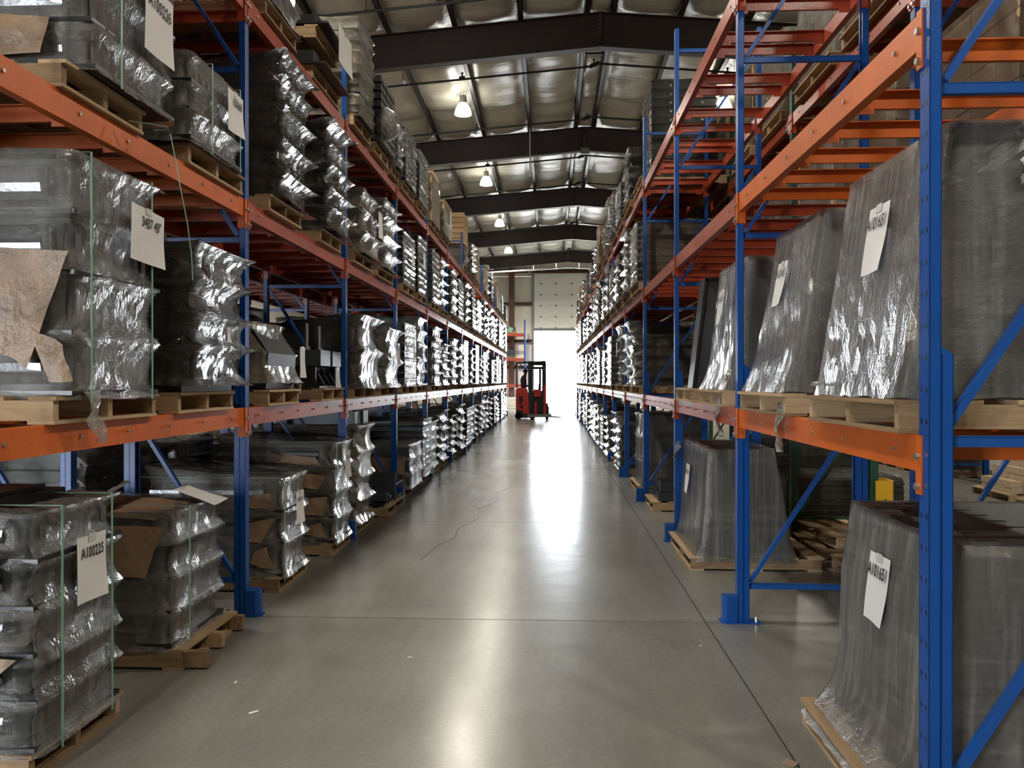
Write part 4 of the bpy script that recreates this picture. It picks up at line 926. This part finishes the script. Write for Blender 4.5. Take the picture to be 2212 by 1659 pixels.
# ---- row behind the left rack -----------------------------------------------------------
for k in range(1, 7):
    for lv in (0, 1, 2):
        for q in range(2):
            if lv == 0 and k == 1: continue
            y0 = YK(k)+(.2 if q == 0 else 1.5); hh = R.uniform(.8, 1.1)
            where = f'in row behind left rack, {LVN[lv]}, {ORD[k]} bay, {"near" if q == 0 else "far"}'
            pallet(X2L-.02, y0, y0+1.05, LV[lv]+.001, -1, 'pallet ' + where, near=False)
            load(-1, X2L-.02, y0, y0+1.05, LV[lv]+P+.004, LV[lv]+P+hh, 1.0, 'bars' if (k+q+lv) % 2 else 'lumps', 'black wrapped load ' + where, near=False, lay=7, filmm='filmd', seed=500+k*9+lv+q*3, top='full', res=.8, scal=.02, group='black loads behind the left rack')
cr = []
for q in range(3):
    pallet(-7.2, 4.6+q*1.15, 5.6+q*1.15, 0, -1, f'dim pallet across the aisle beyond the left racks, {ORD[q+1]} from camera', near=False, group='pallets beyond the left racks')
    cx = empty('wooden_crate', (-7.8, 5.1+q*1.15, P+.001), f'slatted dark crate beyond the left racks, {ORD[q+1]} from camera', 'crate', 'crates beyond the left racks')
    ub('crate_core', M['blk'], cx, (0, 0, .3), (1.0, .85, .58))
    for L in range(4): ub('slat', M['wood'], cx, (.52, 0, .08+.15*L), (.02, .95, .11))
    for yy in (-.45, .45): ub('batten', M['wood'], cx, (.54, yy, .3), (.02, .08, .6))

# ---- far end: cross rack, boxes, forklift ----------------------------------------------
er = empty('upright_frame', (-1.58, 50.2, 0), 'blue upright of the cross rack beside the far door', 'rack frame')
b = MB(); b.box(-.05, -.05, 0, .05, .05, 5.46); b.build('post', M['blue_brace'], er); b = MB(); b.box(-.05, .8, 0, .05, .9, 4.3); b.build('post', M['blue_brace'], er)
b = MB(); b.box(-.02, .05, 4.25, .02, .8, 4.3); b.box(-.02, .05, 2.2, .02, .8, 2.25); b.build('horizontal_brace', M['blue_brace'], er)
for q, (z, lab) in enumerate(((1.47, 'lowest'), (3.08, 'middle'), (4.62, 'top'))):
    s_ = empty('rack_shelf', (-3.0, 50.2, z), f'{lab} red-orange shelf of the cross rack beside the far door', 'shelf', 'shelves of the cross rack')
    b = MB(); b.box(-1.3, -.06, -.16, 1.36, 0, 0); b.build('front_beam', M['red'], s_); b = MB(); b.box(-1.3, .85, -.16, 1.36, .9, 0); b.build('rear_beam', M['red'], s_)
    for x in (-.9, -.3, .3, .9): b = MB(); b.box(x-.02, 0, -.1, x+.02, .85, -.03); b.build('cross_bar', M['red'], s_)
    if q:
        pallet(-3.35, 50.2, 51.2, z+.001, 1, f'pallet on the {lab} shelf of the cross rack', near=False)
        ld = load(1, -3.3, 50.2, 51.2, z+P+.005, z+P+(.42 if q == 1 else .32), 1.15, 'bars', f'dark bar bundle on the {lab} shelf of the cross rack', near=False, lay=4, filmm=None, caps=False, seed=600+q, mat='steel', name='bar_bundle', cat='bars')
        if q == 2: 
            o = ub('paper_tag', M['strap'], ld, (.25, -.51, .1), (.3, .01, .28), (0, .4, 0)); o['label'] = 'pale green tag'
for q in range(4):
    wbx = ub('white_bag', M['white'], None, (-2.35, 49.6, .09+.17*q), (.95, .8, .16)); setp(wbx, f'flat white sack stacked beside the far door, {["bottom", "second", "third", "top"][q]} one', 'sack', 'white sacks beside the far door')
def forklift():
    e = empty('reach_truck', (-.9, 35.9, 0), 'red and black reach truck seen side-on in front of the far door', 'forklift')
    # lx axis: +x forwards (to the right in view); origin between body and mast
    b = MB(); b.prism([(-.6, .40), (-.60, 1.30), (-.52, 1.38), (-.16, 1.38), (-.10, 1.30), (-.05, .75), (-.02, .25), (-.25, .25), (-.35, .40)], 'y', -.5, .5); b.build('body_shell', M['redtruck'], e)
    b = MB(); b.prism([(-.46, .70), (-.46, 1.02), (-.30, 1.02), (-.30, .70)], 'y', -.51, -.49); b.box(-.42, -.51, .50, -.28, -.49, .62); b.build('side_grille', M['blk'], e)
    b = MB(); b.box(-.6, -.46, .08, .0, .46, .42); b.build('drive_base', M['blk'], e)
    for x, y in ((-.5, -.40), (-.5, .40), (.12, -.40), (.12, .40), (.75, -.42), (.75, .42)):
        b = MB(); r = .15 if x < 0 else .13 if x < .5 else .08; b.cyl((x, y-.06, r), (x, y+.06, r), r, 16); b.build('wheel', M['blk'], e)
    for y in (-.46, .46):
        b = MB(); b.box(-.1, y-.05, .10, .95, y+.05, .24); b.build('base_leg', M['grey'], e)
    for x0, x1 in ((-.07, .13), (.53, .71)):
        for y in (-.36, .36):
            b = MB(); b.box(x0, y-.05, .15, x1, y+.05, 2.46); b.build('mast_rail', M['blk'], e)
    for z in (.35, 1.05, 2.25, 2.42): b = MB(); b.box(.0, -.36, z-.05, .68, .36, z+.06); b.build('mast_crossmember', M['blk'], e)
    b = MB(); b.box(.10, -.30, .2, .58, .30, 1.25); b.build('battery_case', M['blk'], e); b = MB(); b.box(.2, -.37, .25, .32, -.30, .75); b.box(.6, -.42, .25, .72, -.30, 1.5); b.box(.18, -.37, 1.0, .5, -.30, 1.32); b.build('red_cover', M['redtruck'], e)
    b = MB(); b.cyl((.44, 0, 1.25), (.44, 0, 2.2), .05, 10); b.build('lift_cylinder', M['blk'], e)
    b = MB(); b.tube([(.34, -.1, .6), (.40, -.1, 1.5), (.48, -.1, 1.9)], .03, 6); b.build('hose', M['blk'], e)
    b = MB(); b.prism([(-.60, 2.48), (-.60, 2.52), (.70, 2.56), (.70, 2.46), (-.05, 2.46), (-.25, 2.44)], 'y', -.48, .48); b.build('overhead_guard', M['blk'], e)
    for y in (-.46, .46):
        b = MB(); b.box(-.60, y-.025, 1.38, -.55, y+.025, 2.5); b.build('guard_post', M['blk'], e)
        b = MB(); b.bar((-.5, y, 2.48), (-.06, y, 2.1), .04, .08, (0, 1, 0)); b.build('guard_brace', M['blk'], e)
    b = MB(); b.box(.72, -.4, .2, .80, .4, .70); b.box(.70, -.4, .62, .78, .4, .68); b.build('fork_carriage', M['blk'], e)
    for y in (-.28, .28): b = MB(); b.prism([(.78, .10), (1.42, .06), (1.42, .09), (.84, .16), (.84, .55), (.78, .55)], 'y', y-.06, y+.06); b.build('fork', M['blk'], e)
    return e
forklift()
# driver: one continuous skinned body with clothes by face height
def driver():
    e = empty('person', (-1.17, 35.9, .43), 'person in a dark top standing at the red reach truck controls, facing right', 'person')
    J = [(0,0,.86), (.0,0,1.05), (-.02,0,1.28), (.0,0,1.42), (.05,0,1.50), (.07,0,1.60), (.07,0,1.68),
         (0,-.1,.82), (.02,-.11,.45), (-.02,-.11,.06), (.12,-.11,.03), (0,.1,.82), (.02,.11,.45), (-.02,.11,.06), (.12,.11,.03),
         (-.01,-.19,1.36), (.0,-.25,1.08), (.22,-.22,1.02), (.32,-.2,1.03), (-.01,.19,1.36), (.0,.25,1.08), (.22,.22,1.02), (.32,.2,1.03)]
    E = [(0,1),(1,2),(2,3),(3,4),(4,5),(5,6),(0,7),(7,8),(8,9),(9,10),(0,11),(11,12),(12,13),(13,14),(3,15),(15,16),(16,17),(17,18),(3,19),(19,20),(20,21),(21,22)]
    rad = [.15,.14,.16,.12,.055,.085,.075,.10,.07,.05,.045,.10,.07,.05,.045,.075,.05,.04,.035,.075,.05,.04,.035]
    me = bpy.data.meshes.new('body'); me.from_pydata(J, E, []); o = link('body', me, e)
    sk = o.modifiers.new('skin', 'SKIN'); sd = o.modifiers.new('sub', 'SUBSURF'); sd.levels = 2; sd.render_levels = 2
    for v, r in zip(me.skin_vertices[0].data, rad): v.radius = (r, r)
    me.skin_vertices[0].data[0].use_root = True
    dg = bpy.context.evaluated_depsgraph_get(); m2 = bpy.data.meshes.new_from_object(o.evaluated_get(dg)); o.modifiers.clear(); o.data = m2
    for mt in ('shirt', 'trouser', 'skin'): m2.materials.append(M[mt])
    for p in m2.polygons:
        p.use_smooth = True; c = p.center
        p.material_index = 2 if (c.z > 1.47 or (c.x > .25 and c.z > .9)) else (1 if c.z < .86 else 0)
    b = MB(); rws = [[(.06+.098*math.sin(a)*math.cos(t), .088*math.sin(a)*math.sin(t), 1.665+.095*math.cos(a)) for t in [2*math.pi*k/12 for k in range(13)]] for a in [math.pi*.62*i/6 for i in range(7)]]
    b.grid(rws); b.build('hair', M['hair'], e, smooth=True)
    b = MB(); b.prism([(.155, 1.60), (.18, 1.585), (.155, 1.57)], 'y', -.015, .015); b.build('nose', M['skin'], e)
    for y in (-.085, .085): b = MB(); b.box(.05, y-.012, 1.58, .08, y+.012, 1.64); b.build('ear', M['skin'], e)
    for y in (-.03, .03): b = MB(); b.cyl((.145, y, 1.625), (.152, y, 1.625), .01, 8); b.build('eye', M['white'], e)
    b = MB(); b.box(.142, -.025, 1.535, .150, .025, 1.543); b.build('mouth', M['redtruck'], e)
    b = MB(); b.bar((.10, -.03, 1.46), (.165, -.02, 1.12), .03, .006, (1, 0, 0)); b.build('lanyard', M['white'], e)
    for s in (-1, 1):
        for f_ in range(4):
            b = MB(); y = s*(.2+.022*(f_-1.5)); b.tube([(.325, y, 1.03), (.37-.008*abs(f_-1), y, 1.025), (.385, y, 1.0)], .0095, 6); b.build('finger', M['skin'], e)
        b = MB(); b.tube([(.30, s*.16, 1.035), (.335, s*.145, 1.03)], .011, 6); b.build('thumb', M['skin'], e)
driver()
# yard seen through the door
fe = empty('yard_fence', (0, 62, 0), 'pale post-and-rail fence standing in the bright yard beyond the door', 'fence')
for i in range(7): ub('fence_post', M['cartonl'], fe, (-3+1.4*i, 0, .6), (.08, .08, 1.2))
for z in (.35, .8, 1.15): ub('fence_rail', M['cartonl'], fe, (1.2, 0, z), (8.6, .04, .09))
for q in range(3): pallet(1.2, 54.0, 55.0, .125*q, -1, f'pallet stacked in the yard just outside the door, {["bottom", "middle", "top"][q]} one', near=False, group='pallets in the yard')
# debris on the floor
for q, (x, y, s) in enumerate(((-.85, 4.9, .03), (-1.5, 4.05, .05), (-1.75, 4.45, .03), (1.05, 3.62, .06), (.95, 5.2, .02))):
    o = ub('wood_splinter' if q != 3 else 'cardboard_scrap', M['kraft'] if q == 3 else M['paper'], None, (x, y, .004), (s, s*.35 if q != 3 else s, .004), (0, 0, q*.8)); setp(o, ['tiny pale splinter near the aisle middle', 'pale splinter on the floor near the left stacks', 'short pale chip beside the broken pallet', 'flat tan cardboard scrap on the right aisle floor', 'tiny chip beside the right floor joint'][q], 'debris')
